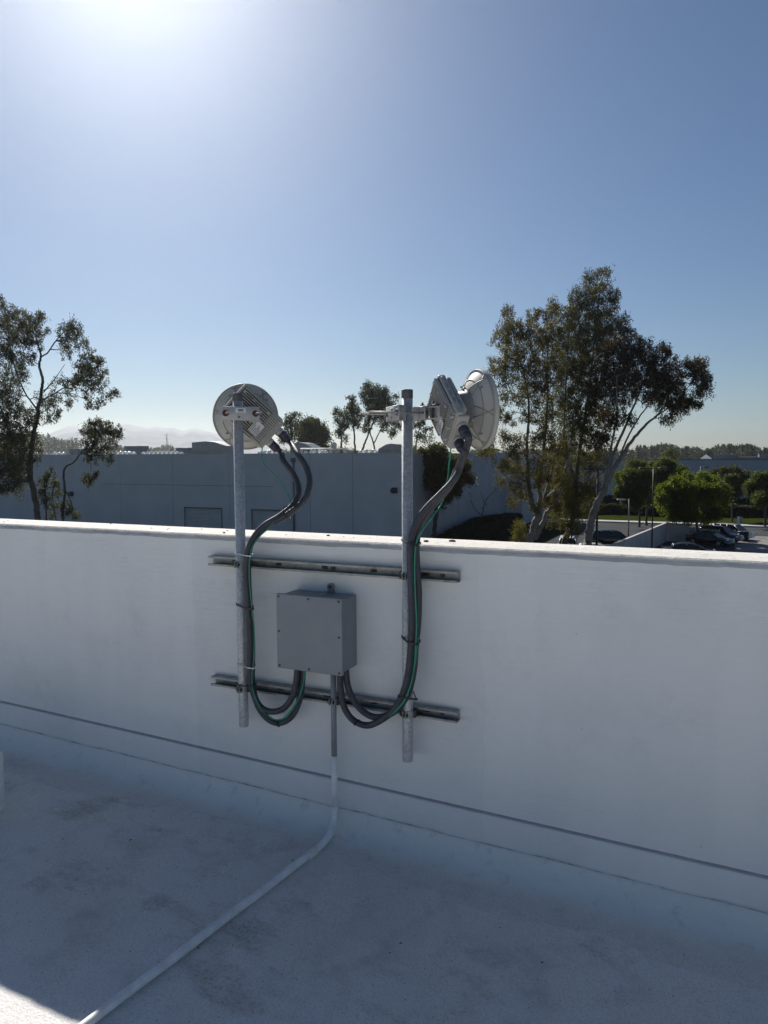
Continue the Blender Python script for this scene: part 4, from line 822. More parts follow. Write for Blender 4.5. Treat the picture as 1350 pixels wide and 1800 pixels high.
tree('feathery_tree', 'open-crowned tree with forking dark stems just left of the right mast', 118, [[(634,800,.2),(644,772,.16),(658,738,.12),(668,712,.07),(672,690,.03)], [(660,800,.18),(656,778,.14),(648,750,.10),(646,710,.05),(647,682,.02)], [(657,780,.12),(668,758,.10),(682,728,.05)]],
    [(647,678,8),(643,691,12),(660,687,13),(673,689,11),(649,704,12),(664,702,15),(680,702,12),(689,714,11),(696,698,5),(671,717,14),(653,719,12),(647,735,10),(662,735,9),(680,732,12),(692,739,10),(643,752,8),(676,749,8),(691,760,9),(702,748,7)], M['lf_e'], 'bark_d', 'trees behind the warehouse', 24, ln=0.36, wd=0.12, twigs=30, per=24, sig=0.36, spread=1.5, leafscale=1.6)
tree('feathery_tree', 'sparse tree seen between the right mast and its radio', 122, [[(730,800,.18),(733,770,.13),(740,745,.05)]], [(731,748,8),(742,744,9),(751,755,9),(736,766,9),(745,772,7),(728,738,7),(756,768,6)], M['lf_e'], 'bark_d', 'trees behind the warehouse', 25, ln=0.36, wd=0.12, twigs=24, per=20, sig=0.36, spread=1.5, leafscale=1.6)
tree('round_tree', 'dense dark tree in front of the warehouse side wall below the right dish', 74, [[(762,958,.28),(764,925,.26),(768,896,.22),(772,866,.12)], [(768,890,.12),(785,870,.08),(800,850,.04)]],
    [(744,799,11),(762,790,11),(775,794,11),(750,814,15),(767,813,17),(784,815,17),(802,820,17),(817,817,12),(753,833,15),(773,835,19),(793,840,19),(811,838,15),(825,841,8),(762,851,15),(780,860,17),(798,860,13),(784,874,9),(771,875,11),(771,890,6),(745,845,8)], M['lf_c'], 'bark_d', None, 26, ln=0.24, wd=0.12, droop=0.4, twigs=60, per=42, sig=0.22, spread=1.5)
tree('bare_shrub', 'almost leafless shrub against the warehouse side wall', 86, [[(848,925,.09),(848,906,.08),(851,888,.06),(858,874,.045),(867,866,.03),(872,857,.015)], [(847,906,.06),(836,896,.05),(829,882,.035),(827,868,.015)], [(851,886,.04),(848,870,.025),(843,864,.012)], [(866,866,.02),(876,862,.01)], [(829,884,.02),(822,875,.01)]],
    [(846,893,2),(855,888,2),(827,868,2),(871,860,2)], M['lf_h'], 'bark_d', None, 27, ln=0.1, wd=0.04, twigs=5, per=4, sig=0.1, spread=0.3, cat='shrub')
tree('yellow_bush', 'yellow leafed bush at the foot of the pale eucalyptus trunk', 63, [[(914,965,.05),(914,945,.04),(913,925,.02)]], [(912,924,9),(907,938,9),(919,929,7),(917,944,10),(906,950,8),(913,934,9)], M['lf_y'], 'bark_d', None, 28, ln=0.16, wd=0.06, droop=0.0, twigs=70, per=26, sig=0.16, spread=0.6, cat='bush')
# street trees by the car park
def street(label, w, limbs, clumps, mat, seed, **kw):
    d = dict(ln=0.22, wd=0.13, droop=0.1, twigs=60, per=42, sig=0.22, spread=2.2); d.update(kw)
    return tree('street_tree', label, w, limbs, clumps, mat, 'bark_d', 'rounded street trees by the car park', seed, **d)
street('dark rounded street tree left of the tall lamp post, beside the leaning eucalyptus', 97, [[(1124,925,.18),(1124,900,.17),(1120,870,.10)]], [(1109,818,9),(1091,838,12),(1122,818,11),(1109,838,18),(1128,838,16),(1091,864,11),(1111,864,18),(1128,862,14),(1117,882,13),(1100,880,9)], M['lf_gd'], 31)
street('dark rounded street tree behind the tall lamp post', 99, [[(1136,925,.18),(1137,900,.17),(1145,870,.10)]], [(1145,821,13),(1166,815,11),(1181,818,10),(1195,828,10),(1135,838,16),(1161,833,18),(1181,836,14),(1135,864,16),(1155,857,16),(1137,882,13),(1190,845,9),(1170,852,12)], M['lf_gd'], 32)
street('bright green spreading tree above the parked black cars', 80, [[(1226,962,.2),(1225,930,.18),(1222,900,.12)], [(1223,905,.09),(1200,880,.05)], [(1224,905,.09),(1250,880,.05)]],
    [(1187,847,11),(1167,861,10),(1207,841,11),(1233,841,11),(1254,847,11),(1270,861,10),(1181,864,16),(1207,861,18),(1233,861,18),(1254,866,16),(1272,877,10),(1163,877,10),(1181,884,16),(1207,884,20),(1233,884,20),(1259,887,16),(1165,894,8),(1187,903,14),(1213,906,16),(1239,906,16),(1259,902,12)], M['lf_g'], 33, twigs=80)
street('olive brown rounded tree behind the bright green tree', 103, [[(1287,925,.16),(1287,890,.14),(1287,860,.08)]], [(1257,831,7),(1275,831,11),(1293,828,9),(1305,836,9),(1312,836,5),(1285,843,13),(1302,848,11),(1290,861,12),(1280,871,10),(1296,868,8)], M['lf_o'], 34)
street('green rounded tree cut off by the right edge', 96, [[(1345,930,.18),(1345,900,.16),(1345,870,.10)]], [(1317,853,8),(1332,841,10),(1347,839,10),(1324,864,12),(1342,857,15),(1337,877,12),(1333,886,7),(1352,874,15),(1370,850,16),(1372,880,14)], M['lf_gd'], 35)

# ------------------------------------------------------------------ hedges
def hedge(label, path, h, wdt, seed, n=5200, zb=GZ, ln=0.16):
    R = np.random.default_rng(seed); P = [Vector(p) for p in path]
    t = thing('hedge', label, 'hedge', (P[0].x, P[0].y, zb)); off = LOC[t.name]
    pts = []
    tot = sum((b - a).length for a, b in zip(P[:-1], P[1:]))
    core = MB()
    for i, (a, b) in enumerate(zip(P[:-1], P[1:])):
        ha = h[i]; hb = h[i + 1]; d = (b - a); L = d.length; d.normalize(); nrm = Vector((-d.y, d.x, 0))
        q = [a + nrm * wdt * .42, a - nrm * wdt * .42, b - nrm * wdt * .42, b + nrm * wdt * .42]
        core.add([(v.x, v.y, zb) for v in q] + [(q[0].x, q[0].y, zb + ha * .9), (q[1].x, q[1].y, zb + ha * .9), (q[2].x, q[2].y, zb + hb * .9), (q[3].x, q[3].y, zb + hb * .9)], [(0,1,2,3),(4,5,6,7),(0,1,5,4),(1,2,6,5),(2,3,7,6),(3,0,4,7)])
        m = int(n * L / tot); u = R.random(m); hh = ha + (hb - ha) * u
        side = R.random(m); s_ = np.where(side < .4, 1.0, R.uniform(-1, 1, m)); z = np.where(side < .4, R.uniform(0.05, 1, m), 1.0); s_ = np.where((side < .4) & (R.random(m) < .3), -1.0, s_)
        hh = hh * (1 + 0.05 * np.sin(u * L * 1.7) + 0.04 * np.sin(u * L * 4.1))
        base = np.array(a)[None] + np.array(d)[None] * (u * L)[:, None] + np.array(nrm)[None] * (s_ * wdt * .5)[:, None]
        base[:, 2] = zb + hh * z; pts.append(base)
    core.build('core', M['bed'], t)
    leaf_object('foliage', leaf_arrays(np.concatenate(pts), 3, 0.09, ln, ln * .5, 0.0, R), M['lf_h'], t, off)
g1 = atx(742, 930, -25.2); 
hedge('dark shrubbery massed along the foot of the warehouse side wall', [(-25.2, 66, GZ), (-25.0, 71, GZ), (-24.6, 77, GZ), (-24.4, 84, GZ), (-24.2, 90, GZ)], [1.2, 1.7, 2.3, 2.1, 1.9], 2.2, 41, 9000)
hl = atz(1225, 909, GZ)
hedge('long clipped hedge along the foot of the far office building', [(-30, 135.5, GZ), (0, 135.5, GZ), (34, 135.5, GZ)], [1.7, 1.6, 1.7], 2.4, 42, 9000, GZ + 0.3, 0.28)
hedge('low dark hedge in front of the lawn on the right', [(-3.4, 119.0, GZ), (8, 119.0, GZ), (26, 119.0, GZ)], [1.5, 1.6, 1.5], 2.2, 43, 6000, GZ + 0.25, 0.26)
hedge('short hedge behind the two dark street trees', [(-24, 117, GZ), (-13, 117, GZ), (-5.2, 117, GZ)], [1.3, 1.4, 1.4], 2.0, 44, 5000, GZ + 0.25, 0.26)

# ------------------------------------------------------------------ the grey warehouse
WX0, WX1, WY0, WY1, WT = -140.0, -26.94, 62.0, 96.0, 1.75
wh = thing('warehouse', 'long grey windowless warehouse with two roll-up doors behind the parapet', 'warehouse', ((WX0 + WX1) / 2, WY0, GZ))
mb = MB(); mb.box((WX0, WY0 + 0.25, GZ), (WX1 - 0.25, WY1, WT - 0.75)); mb.build('roof_deck', M['roofgrey'], wh)
d_l = at(325, 893, WY0 - .02); d_l2 = at(389, 893, WY0 - .02); d_r = at(443, 896, WY0 - .02); d_r2 = at(515, 896, WY0 - .02)
DT = -4.12
doors = [(d_l[0], d_l2[0]), (d_r[0], d_r2[0]), (d_r2[0] - 27.5, d_r2[0] - 22.6)]
doors = [doors[0], doors[1]]
panels = []
edges = sorted([WX0] + [at(403, 850, WY0)[0] - 7.62 * k for k in range(0, 13) if at(403, 850, WY0)[0] - 7.62 * k > WX0] + [at(545, 850, WY0)[0], at(620, 850, WY0)[0]] + [WX1])
for xa, xb in zip(edges[:-1], edges[1:]):       # tilt-up panels, each its own piece, with the door openings left free
    cuts = [d for d in doors if d[0] > xa - 0.5 and d[1] < xb + 3]
    a, b = xa + 0.02, xb - 0.02
    mb = MB(); zz = DT if False else None
    inside = [(max(a, d0), min(b, d1)) for d0, d1 in doors if d1 > a and d0 < b]
    x = a
    for d0, d1 in inside:
        if d0 > x: mb.box((x, WY0, GZ), (d0, WY0 + 0.22, WT))
        mb.box((d0, WY0, DT), (d1, WY0 + 0.22, WT)); x = d1
    if x < b: mb.box((x, WY0, GZ), (b, WY0 + 0.22, WT))
    mb.build('wall_panel', M['ware'], wh)
mb = MB(); mb.box((WX0, WY0 + 0.03, GZ), (WX1 - 0.3, WY0 + 0.24, WT - 0.01)); 
for xa in edges[1:-1]:
    mb = MB(); mb.box((xa - 0.03, WY0 + 0.06, GZ), (xa + 0.03, WY0 + 0.2, WT - 0.02)); mb.build('panel_joint', M['joint'], wh)
jz = at(400, 854, WY0)[2]
mb = MB(); mb.box((at(180, 850, WY0)[0], WY0 - 0.012, jz - 0.02), (at(480, 850, WY0)[0], WY0 + 0.01, jz + 0.02)); mb.build('reveal_line', M['joint'], wh)
ys = np.linspace(WY0 + 0.02, WY1, 6)
for ya, yb in zip(ys[:-1], ys[1:]):
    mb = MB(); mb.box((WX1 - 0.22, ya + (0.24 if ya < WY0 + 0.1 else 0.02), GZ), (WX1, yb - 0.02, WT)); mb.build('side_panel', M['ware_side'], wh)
for ya in ys[1:-1]:
    mb = MB(); mb.box((WX1 - 0.2, ya - 0.03, GZ), (WX1 - 0.05, ya + 0.03, WT - 0.02)); mb.build('panel_joint', M['joint'], wh)
wx = at(918, 850, WY1)[0]
mb = MB(); mb.box((WX1 - 12, WY1 + 0.02, GZ), (wx, WY1 + 14, WT - 0.1)); mb.build('rear_wing', M['ware'], wh)
mb = MB(); mb.box((WX0, WY0 - 0.02, WT + 0.002), (WX1 + 0.03, WY0 + 0.26, WT + 0.05)); mb.build('parapet_flashing', M['roofgrey'], wh)
for d0, d1 in doors:
    mb = MB(); n = 26; dh = (DT - GZ) / n
    for k in range(n):
        z = GZ + k * dh; mb.add([(d0, WY0 + 0.20, z), (d1, WY0 + 0.20, z), (d1, WY0 + 0.165, z + dh * .5), (d0, WY0 + 0.165, z + dh * .5), (d1, WY0 + 0.20, z + dh), (d0, WY0 + 0.20, z + dh)], [(0, 1, 2, 3), (3, 2, 4, 5)])
    dr = mb.build('rollup_door', M['door'], wh)
    mb = MB(); mb.box((d0 - 0.1, WY0 - 0.05, DT), (d1 + 0.1, WY0 - 0.002, DT + 0.12)); mb.box((d0 - 0.1, WY0 - 0.05, GZ), (d0, WY0 - 0.002, DT)); mb.box((d1, WY0 - 0.05, GZ), (d1 + 0.1, WY0 - 0.002, DT)); mb.build('door_frame', M['joint'], dr)
dpx = at(516, 850, WY0 - .1)[0]; dpz = at(516, 812, WY0 - .1)[2]
dp = MB().tube([(dpx, WY0 - 0.1, GZ), (dpx, WY0 - 0.1, dpz)], 0.09, 10).build('downpipe', M['hvac'], wh)
MB().bbox((dpx - 0.22, WY0 - 0.26, dpz), (dpx + 0.22, WY0 - 0.002, dpz + 0.4), 0.02, 1).build('rain_hopper', M['joint'], dp)
def wall_light(px, py, label):
    p = at(px, py, WY0); s = 0.28
    t = thing('wall_light', label, 'wall light', (p[0], WY0 - .1, p[2] - s), 'flood lights on the warehouse wall')
    MB().prism([(p[0]-s, WY0-.003, p[2]-s), (p[0]-s, WY0-.42, p[2]-s*.6), (p[0]-s, WY0-.42, p[2]+s*.4), (p[0]-s, WY0-.003, p[2]+s)], (2*s, 0, 0)).build('housing', M['black'], t)
    MB().box((p[0]-s*.8, WY0-.40, p[2]-s*.99), (p[0]+s*.8, WY0-.08, p[2]-s*.96)).build('lens', M['lampglass'], t)
wall_light(694, 862, 'black flood light high on the warehouse wall left of the right mast')
wall_light(126, 868, 'black flood light on the warehouse wall behind the slender eucalyptus')
# rows of domed skylights
k0 = 0
for px0, px1, Y, lab in ((40, 72, 71, 'by the left eucalyptus'), (96, 112, 70, 'behind the slender eucalyptus'), (196, 236, 71, 'left of the small dark roof unit'), (252, 320, 71, 'between the two dark roof units'), (385, 410, 70, 'just behind the left mast'), (455, 500, 72, 'under the left dish'), (536, 575, 70, 'between the masts, left cluster'), (632, 672, 70, 'between the masts, right cluster')):
    xa = at(px0, 792, Y)[0]; xb = at(px1, 792, Y)[0]; n = max(2, int(round((xb - xa) / 0.72)))
    t = thing('skylight', f'white domed skylight strip on the warehouse roof, {lab}', 'skylight', ((xa + xb) / 2, Y, 1.0), 'domed skylights on the warehouse roof')
    MB().box((xa - .1, Y - .7, 0.99), (xb + .1, Y + .7, 1.72)).build('curb', M['roofgrey'], t)
    for k in range(n):
        x = xa + (k + .5) * (xb - xa) / n; hgt = 0.36 + 0.16 * math.sin(math.pi * (k + .5) / n)
        for q in (-.34, .34):
            MB().sphere((x, Y + q, 1.73), 1.0, 10, 4, 0.0, ((xb - xa) / n * .46, 0.32, hgt)).build('dome', M['sky_dome'], t)
def roof_unit(px0, px1, pt, Y, label, slope=0):
    a = at(px0, pt, Y); b = at(px1, pt, Y); z1 = a[2]
    t = thing('roof_unit', label, 'roof unit', ((a[0] + b[0]) / 2, Y, 1.0), 'ventilation units on the warehouse roof')
    mb = MB()
    if slope:
        w = b[0] - a[0]; s = slope
        poly = [(a[0], Y, 0.99), (b[0], Y, 0.99), (b[0], Y, z1 - 0.55), (b[0] - w * .35, Y, z1 - 0.08), (a[0] + w * .42, Y, z1), (a[0], Y, z1 - 0.12)]
        if s < 0: poly = [(a[0] + b[0] - x, y, z) for x, y, z in poly]
        mb.prism(poly, (0, 2.2, 0))
    else: mb.bbox((a[0], Y, 0.99), (b[0], Y + 1.8, z1), 0.05, 1)
    mb.build('casing', M['hvac'], t)
    mb = MB(); xm = (a[0] + b[0]) / 2
    for k in range(4): mb.box((a[0] + .15, Y - .03, 1.75 + k * .12), (xm, Y - .003, 1.80 + k * .12))
    mb.build('louvre', M['joint'], t)
    MB().box((a[0] - .08, Y - .08, 0.985), (b[0] + .08, Y + 2.25, 1.3)).build('curb', M['roofgrey'], t)
roof_unit(121, 136, 789, 73, 'small dark roof unit behind the slender eucalyptus')
roof_unit(217, 246, 784, 76, 'low dark roof unit on the warehouse left of the pylon')
roof_unit(309, 335, 787, 76, 'low grey roof unit just right of the pylon')
roof_unit(337, 397, 776, 68, 'large sloped ventilation hood left of the left mast', 1)
roof_unit(510, 548, 778, 70, 'sloped ventilation hood between the left dish and the first open trees', 1)
roof_unit(665, 704, 780, 68, 'sloped ventilation hood just left of the right mast', -1)
rp_ = [at(528, 789, 66.5), at(612, 790, 66.5)]
gr = thing('roof_pipe', 'horizontal white pipe on stands along the warehouse roof between the masts', 'pipe', (rp_[0][0], 66.5, 1.0))
zz = rp_[0][2]; MB().cyl((rp_[0][0], 66.5, zz), (rp_[1][0], 66.5, zz), 0.07, 8).build('pipe_run', M['white'], gr)
for px in (530, 557, 581, 606):
    x = at(px, 790, 66.5)[0]; MB().box((x - .1, 66.4, 0.99), (x + .1, 66.6, zz - .06)).build('pipe_stand', M['roofgrey'], gr)
sd = at(587, 783, 66.2); sdt = thing('satellite_dish', 'small satellite dish on the warehouse roof between the masts', 'satellite dish', (sd[0], 66.2, 1.0))
MB().lathe_y([(0.0, 0.1), (0.2, 0.07), (0.36, 0.0), (0.37, -0.02)], 20, M=Matrix.Translation((sd[0], 66.2, sd[2]))).build('reflector', M['roofgrey'], sdt)
MB().cyl((sd[0], 66.34, 0.99), (sd[0], 66.34, sd[2]), 0.04, 8).build('stand', M['hvac'], sdt)

# ------------------------------------------------------------------ far office building on the right
OY = 138.0; ox0 = at(985, 850, OY)[0]; ox1 = at(1500, 850, OY)[0]; OT = at(1250, 809, OY)[2]
of = thing('office_building', 'low blue-grey office building beyond the street on the right', 'building', ((ox0 + ox1) / 2, OY, GZ))
ed = np.linspace(ox0, ox1, 9)
for xa, xb in zip(ed[:-1], ed[1:]): MB().box((xa + .015, OY, GZ), (xb - .015, OY + .3, OT)).build('wall_panel', M['ware2'], of)
MB().box((ox0 + .05, OY + .06, GZ), (ox1 - .05, OY + 60, OT - .5)).build('roof_deck', M['roofgrey'], of)
MB().box((ox0, OY - .03, OT + .003), (ox1, OY + .33, OT + .18)).build('coping', M['joint'], of)
for x in ed[1:-1]: MB().box((x - .02, OY + .05, GZ), (x + .02, OY + .28, OT - .02)).build('panel_joint', M['joint'], of)
rs0 = at(1254, 800, 160); rs1 = at(1420, 800, 160)
rsn = thing('roof_screen', 'long dark equipment screen on the far office roof', 'roof screen', (rs0[0], 160, OT))
for k, (pa, pb, pt) in enumerate(((1254, 1296, 799), (1297, 1334, 803), (1335, 1430, 799))):
    a = at(pa, pt, 160); b = at(pb, pt, 160); MB().box((a[0], 160, OT - .5), (b[0] - .05, 168, a[2])).build('screen_panel', M['joint'], rsn)
for px, py, Y, s, lab in ((1241, 806, 150, 1.0, 'larger white pyramid skylight on the far office roof'), (1243, 811, 142, 1.2, 'flat white skylight at the edge of the far office roof')):
    c = at(px, py, Y); t = thing('pyramid_skylight', lab, 'skylight', (c[0], Y, OT - .5), 'white skylights on the far office roof')
    MB().box((c[0]-s, Y-s, OT-.5), (c[0]+s, Y+s, c[2])).build('curb', M['roofgrey'], t)
    hgt = .8 if Y > 145 else .25
    MB().add([(c[0]-s, Y-s, c[2]+.01), (c[0]+s, Y-s, c[2]+.01), (c[0]+s, Y+s, c[2]+.01), (c[0]-s, Y+s, c[2]+.01), (c[0], Y, c[2]+hgt)], [(0,1,4),(1,2,4),(2,3,4),(3,0,4),(0,3,2,1)]).build('glazing', M['sky_dome'], t)

# ------------------------------------------------------------------ car park: ramp wall, gate, lamps, signs, cars
w0 = Vector((-8.9, 57.0, 0)); w1 = Vector((-5.67, 84.2, 0))
rw = thing('ramp_wall', 'pale concrete retaining wall running back beside the parked cars', 'retaining wall', (w1.x, w1.y, GZ))
dv = (w1 - w0).normalized(); nv = Vector((dv.y, -dv.x, 0)) * 0.22
for k in range(6):
    a = w0 + (w1 - w0) * (k / 6) + dv * .01; b = w0 + (w1 - w0) * ((k + 1) / 6) - dv * .01
    MB().prism([(a.x, a.y, GZ), (a.x + nv.x, a.y + nv.y, GZ), (b.x + nv.x, b.y + nv.y, GZ), (b.x, b.y, GZ)], (0, 0, 2.0)).build('wall_section', M['conc'], rw)
MB().prism([(w0.x - .03, w0.y, GZ + 2.003), (w0.x + nv.x + .03, w0.y, GZ + 2.003), (w1.x + nv.x + .03, w1.y + .05, GZ + 2.003), (w1.x - .03, w1.y + .05, GZ + 2.003)], (0, 0, .08)).build('wall_cap', M['conc'], rw)
e0 = (w1.x + .25, 84.2)
MB().box((w1.x + .25, 83.95, GZ), (w1.x + 2.4, 84.2, GZ + 2.0)).build('return_wall', M['conc'], rw)
gt = thing('gate', 'grey panelled gate at the end of the retaining wall', 'gate', (w1.x + 2.4, 84.0, GZ))
ga = atz(1192, 946, GZ); 
for k in range(3):
    x = w1.x + 2.45 + k * 1.0; MB().box((x, 84.0, GZ + .08), (x + .93, 84.06, GZ + 1.45)).build('gate_panel', M['grey'], gt)
for k in (0, 1, 2, 3):
    x = w1.x + 2.415 + k * 1.0 - (0.03 if k else 0); MB().box((x - .03, 83.95, GZ), (x + .03, 83.998, GZ + 1.55)).build('gate_post', M['conc'] if k == 3 else M['grey'], gt)
bank = MB(); 
bp = [(-13.4, 60), (-9.2, 60), (-6.0, 84), (-10.2, 86)]
bank.add([(-13.4, 60, GZ + .02), (-9.3, 60, GZ + 1.0), (-6.1, 84, GZ + 1.3), (-9.5, 86, GZ + .02)], [(0, 1, 2, 3)]); struct(bank.build('grass_bank', M['turf']))

def lamp_post(label, px, py_top, w, heads, mat='black', r=0.06, zb=GZ):
    p = deep(px, py_top, w); t = thing('lamp_post', label, 'lamp post', (p[0], p[1], zb), 'lamp posts round the car park')
    MB().tube([(p[0], p[1], zb + .6), (p[0], p[1], p[2])], [r * 1.15, r * .85], 10).build('pole', M[mat], t)
    MB().tube([(p[0], p[1], zb), (p[0], p[1], zb + .7)], [0.24, 0.22], 14).build('base', M['conc'], t)
    for s in heads:
        ax = Vector((math.cos(YAW), math.sin(YAW), 0)) * s
        q = Vector((p[0], p[1], p[2] - .08))
        MB().tube([q, q + ax * .5], .035, 8).build('arm', M[mat], t)
        Mx = Matrix.Translation(q + ax * .85) @ Matrix.Rotation(YAW, 4, 'Z')
        hd = MB().bbox((-.42, -.2, -.07), (.42, .2, .08), .03, 2, Mx).build('lamp_head', M[mat], t)
        MB().box((-.3, -.15, -.082), (.3, .15, -.072), Mx).build('lens', M['lampglass'], hd)
    return t
lamp_post('tall black lamp post with two heads in front of the street trees', 1149, 822, 64, (1, -1))
lamp_post('black lamp post beside the leaning eucalyptus trunk', 1051, 823, 62, (1, -1), r=0.09)
lamp_post('short grey lamp post with one arm to the left by the dark SUV', 1106, 877, 78, (-1,), 'grey', 0.07)
lamp_post('black lamp post with one arm to the right against the far office wall', 1232, 820, 118, (1,))
po = thing('sign_post', 'thin dark post between the eucalyptus trunks', 'post', tuple(deep(1005, 955, 66)))
po.location.z = GZ; LOC[po.name] = (po.location.x, po.location.y, GZ); pz = deep(1005, 909, 66)
MB().cyl((pz[0], pz[1], GZ), (pz[0], pz[1], pz[2]), .06, 8).build('pole', M['black'], po); MB().cyl((pz[0], pz[1], GZ), (pz[0], pz[1], GZ + .1), .14, 10).build('base', M['conc'], po)
sp_ = atz(1300, 936, GZ); sg = thing('street_sign', 'small pale sign on a post by the pavement on the right', 'sign', (sp_[0], sp_[1], GZ))
MB().cyl((sp_[0], sp_[1], GZ), (sp_[0], sp_[1], GZ + 1.9), .04, 8).build('post', M['black'], sg)
MB().bbox((sp_[0] - .32, sp_[1] - .05, GZ + .95), (sp_[0] - .02, sp_[1] - .04, GZ + 1.95), .004, 1).build('sign_plate', M['line'], sg)
MB().bbox((sp_[0] + .02, sp_[1] - .05, GZ + 1.2), (sp_[0] + .30, sp_[1] - .04, GZ + 1.95), .004, 1).build('sign_plate', M['grey'], sg)
bn = atz(1306, 951, GZ); bi = thing('planter_bin', 'dark green bin standing behind the silver car', 'bin', (bn[0], bn[1], GZ))
MB().tube([(bn[0], bn[1], GZ), (bn[0], bn[1], GZ + .95)], [.48, .56], 8).build('body', M['bed'], bi); MB().tube([(bn[0], bn[1], GZ + .95), (bn[0], bn[1], GZ + 1.08)], [.6, .56], 8).build('rim', M['black'], bi)

def car(label, px, py, ang, kind, color, name='parked_car', wheels_z=GZ + 0.016, L=4.6, W=1.86):
    p = atz(px, py, wheels_z)
    t = thing(name, label, 'car', (p[0], p[1], wheels_z), 'cars parked beyond the parapet', local=True); t.rotation_euler = (0, 0, RAD(ang))
    H = {'suv': 1.70, 'sedan': 1.45, 'hatch': 1.55}[kind]; hl_ = L / 2; hw = W / 2; s = H / 1.7
    # stations along the length: x, belt height, half width
    if kind == 'suv':   belt = [(-hl_, .72), (-hl_ + .06, 1.0), (-hl_ + .5, 1.05), (0, 1.05), (.75, 1.02), (1.45, .98), (hl_ - .25, .86), (hl_, .62)]; roof = [(-hl_ + .12, 1.05), (-hl_ + .45, H - .07), (-.9, H), (.1, H - .01), (.55, H - .10), (1.25, 1.0)]
    elif kind == 'hatch': belt = [(-hl_, .70), (-hl_ + .05, .98), (-hl_ + .4, 1.0), (0, .98), (.8, .95), (1.5, .9), (hl_ - .2, .8), (hl_, .58)]; roof = [(-hl_ + .1, 1.0), (-hl_ + .55, H - .1), (-.8, H), (.1, H - .02), (.5, H - .12), (1.3, .93)]
    else: belt = [(-hl_, .66), (-hl_ + .08, .92), (-hl_ + .7, .97), (0, .93), (.8, .92), (1.5, .87), (hl_ - .25, .76), (hl_, .55)]; roof = [(-hl_ + .75, .96), (-1.15, H - .1), (-.55, H), (.15, H - .02), (.5, H - .12), (1.35, .9)]
    bx_ = np.array(belt)
    def top(x): return float(np.interp(x, bx_[:, 0], bx_[:, 1]))
    mb = MB(); xs_ = sorted(set([b[0] for b in belt] + list(np.linspace(-hl_, hl_, 25)))); ring = []
    for x in xs_:
        e = max(0.0, (abs(x) - (hl_ - .55)) / .55); wv_ = hw * (1 - .16 * e ** 2); tz = top(x); arch = 0.30
        for wx_ in (hl_ - .92, -hl_ + .88):
            dxx = abs(x - wx_)
            if dxx < .42: arch = max(arch, .34 + .36 * math.sqrt(max(0, 1 - (dxx / .42) ** 2)))
        ring.append([(x, -wv_ * .96, arch), (x, -wv_, .55 * (arch + tz) if arch > .5 else .58), (x, -wv_ * .97, tz - .1), (x, -wv_ * .88, tz), (x, 0, tz + .03), (x, wv_ * .88, tz), (x, wv_ * .97, tz - .1), (x, wv_, .55 * (arch + tz) if arch > .5 else .58), (x, wv_ * .96, arch), (x, 0, .26)])
    n = 10; vs_ = [q for r_ in ring for q in r_]
    mb.add(vs_, [(i*n+k, i*n+(k+1)%n, (i+1)*n+(k+1)%n, (i+1)*n+k) for i in range(len(ring)-1) for k in range(n)] + [tuple(range(n)), tuple((len(ring)-1)*n + k for k in range(n))], True)
    body = mb.build('body', PAINT[color], t)
    # glasshouse: glass sides, painted roof and pillars
    rx = np.array(roof); low = [(x, top(x) - .01) for x, _ in roof]
    hi = [(x, z) for x, z in roof]
    def hwz(z): return hw * (.90 - .24 * max(0, z - .95) / .75)
    gl = MB()
    for s_ in (-1, 1):
        poly = [(x, s_ * hwz(z), z) for x, z in hi]
        gl.add([(hi[i][0], s_ * (hwz(hi[i][1]) - .02), hi[i][1] - .03) for i in range(6)] + [(hi[i][0], s_ * (hwz(low[i][1]) - .02), low[i][1]) for i in range(6)], [(i, i+1, 7+i, 6+i) for i in range(5)])
    gl.add([(hi[5][0], -hwz(hi[5][1]) + .03, hi[5][1]), (hi[5][0], hwz(hi[5][1]) - .03, hi[5][1]), (hi[4][0], hwz(hi[4][1]) - .05, hi[4][1] - .02), (hi[4][0], -hwz(hi[4][1]) + .05, hi[4][1] - .02), (hi[0][0], -hwz(hi[0][1]) + .03, hi[0][1]), (hi[0][0], hwz(hi[0][1]) - .03, hi[0][1]), (hi[1][0], hwz(hi[1][1]) - .05, hi[1][1] - .02), (hi[1][0], -hwz(hi[1][1]) + .05, hi[1][1] - .02)], [(0, 1, 2, 3), (4, 5, 6, 7)])
    gl.build('windows', M['glass'], t)
    rf = MB(); R_ = []
    for i in range(1, 5):
        x, z = hi[i]; w_ = hwz(z); R_ += [(x, -w_, z - .05), (x, -w_ * .92, z), (x, 0, z + .025), (x, w_ * .92, z), (x, w_, z - .05)]
    rf.add(R_, [(i*5+k, i*5+k+1, (i+1)*5+k+1, (i+1)*5+k) for i in range(3) for k in range(4)], True)
    rf.build('roof_panel', PAINT[color], t)
    pl = MB()
    for s_ in (-1, 1):
        for (xa, za), (xb, zb_) in ((hi[5], hi[4]), (hi[0], hi[1])): pl.tube([(xa, s_ * hwz(za), za), (xb, s_ * hwz(zb_), zb_ - .02)], .05, 5)
        for x in (-.25, -hl_ + 1.2): pl.tube([(x, s_ * (hwz(1.0)), .97), (x - .05, s_ * hwz(H - .1), H - .06)], .04, 5)
    pl.build('pillars', PAINT[color], t)
    for x in (hl_ - .92, -hl_ + .88):
        for s_ in (-1, 1):
            wl_ = MB().tube([(x, s_ * (hw - .02), .34), (x, s_ * (hw - .24), .34)], .34, 22).build('wheel', M['tyre'], t)
            MB().tube([(x, s_ * (hw - .005), .34), (x, s_ * (hw - .03), .34)], [.2, .22], 14).build('rim', M['alloy'], wl_)
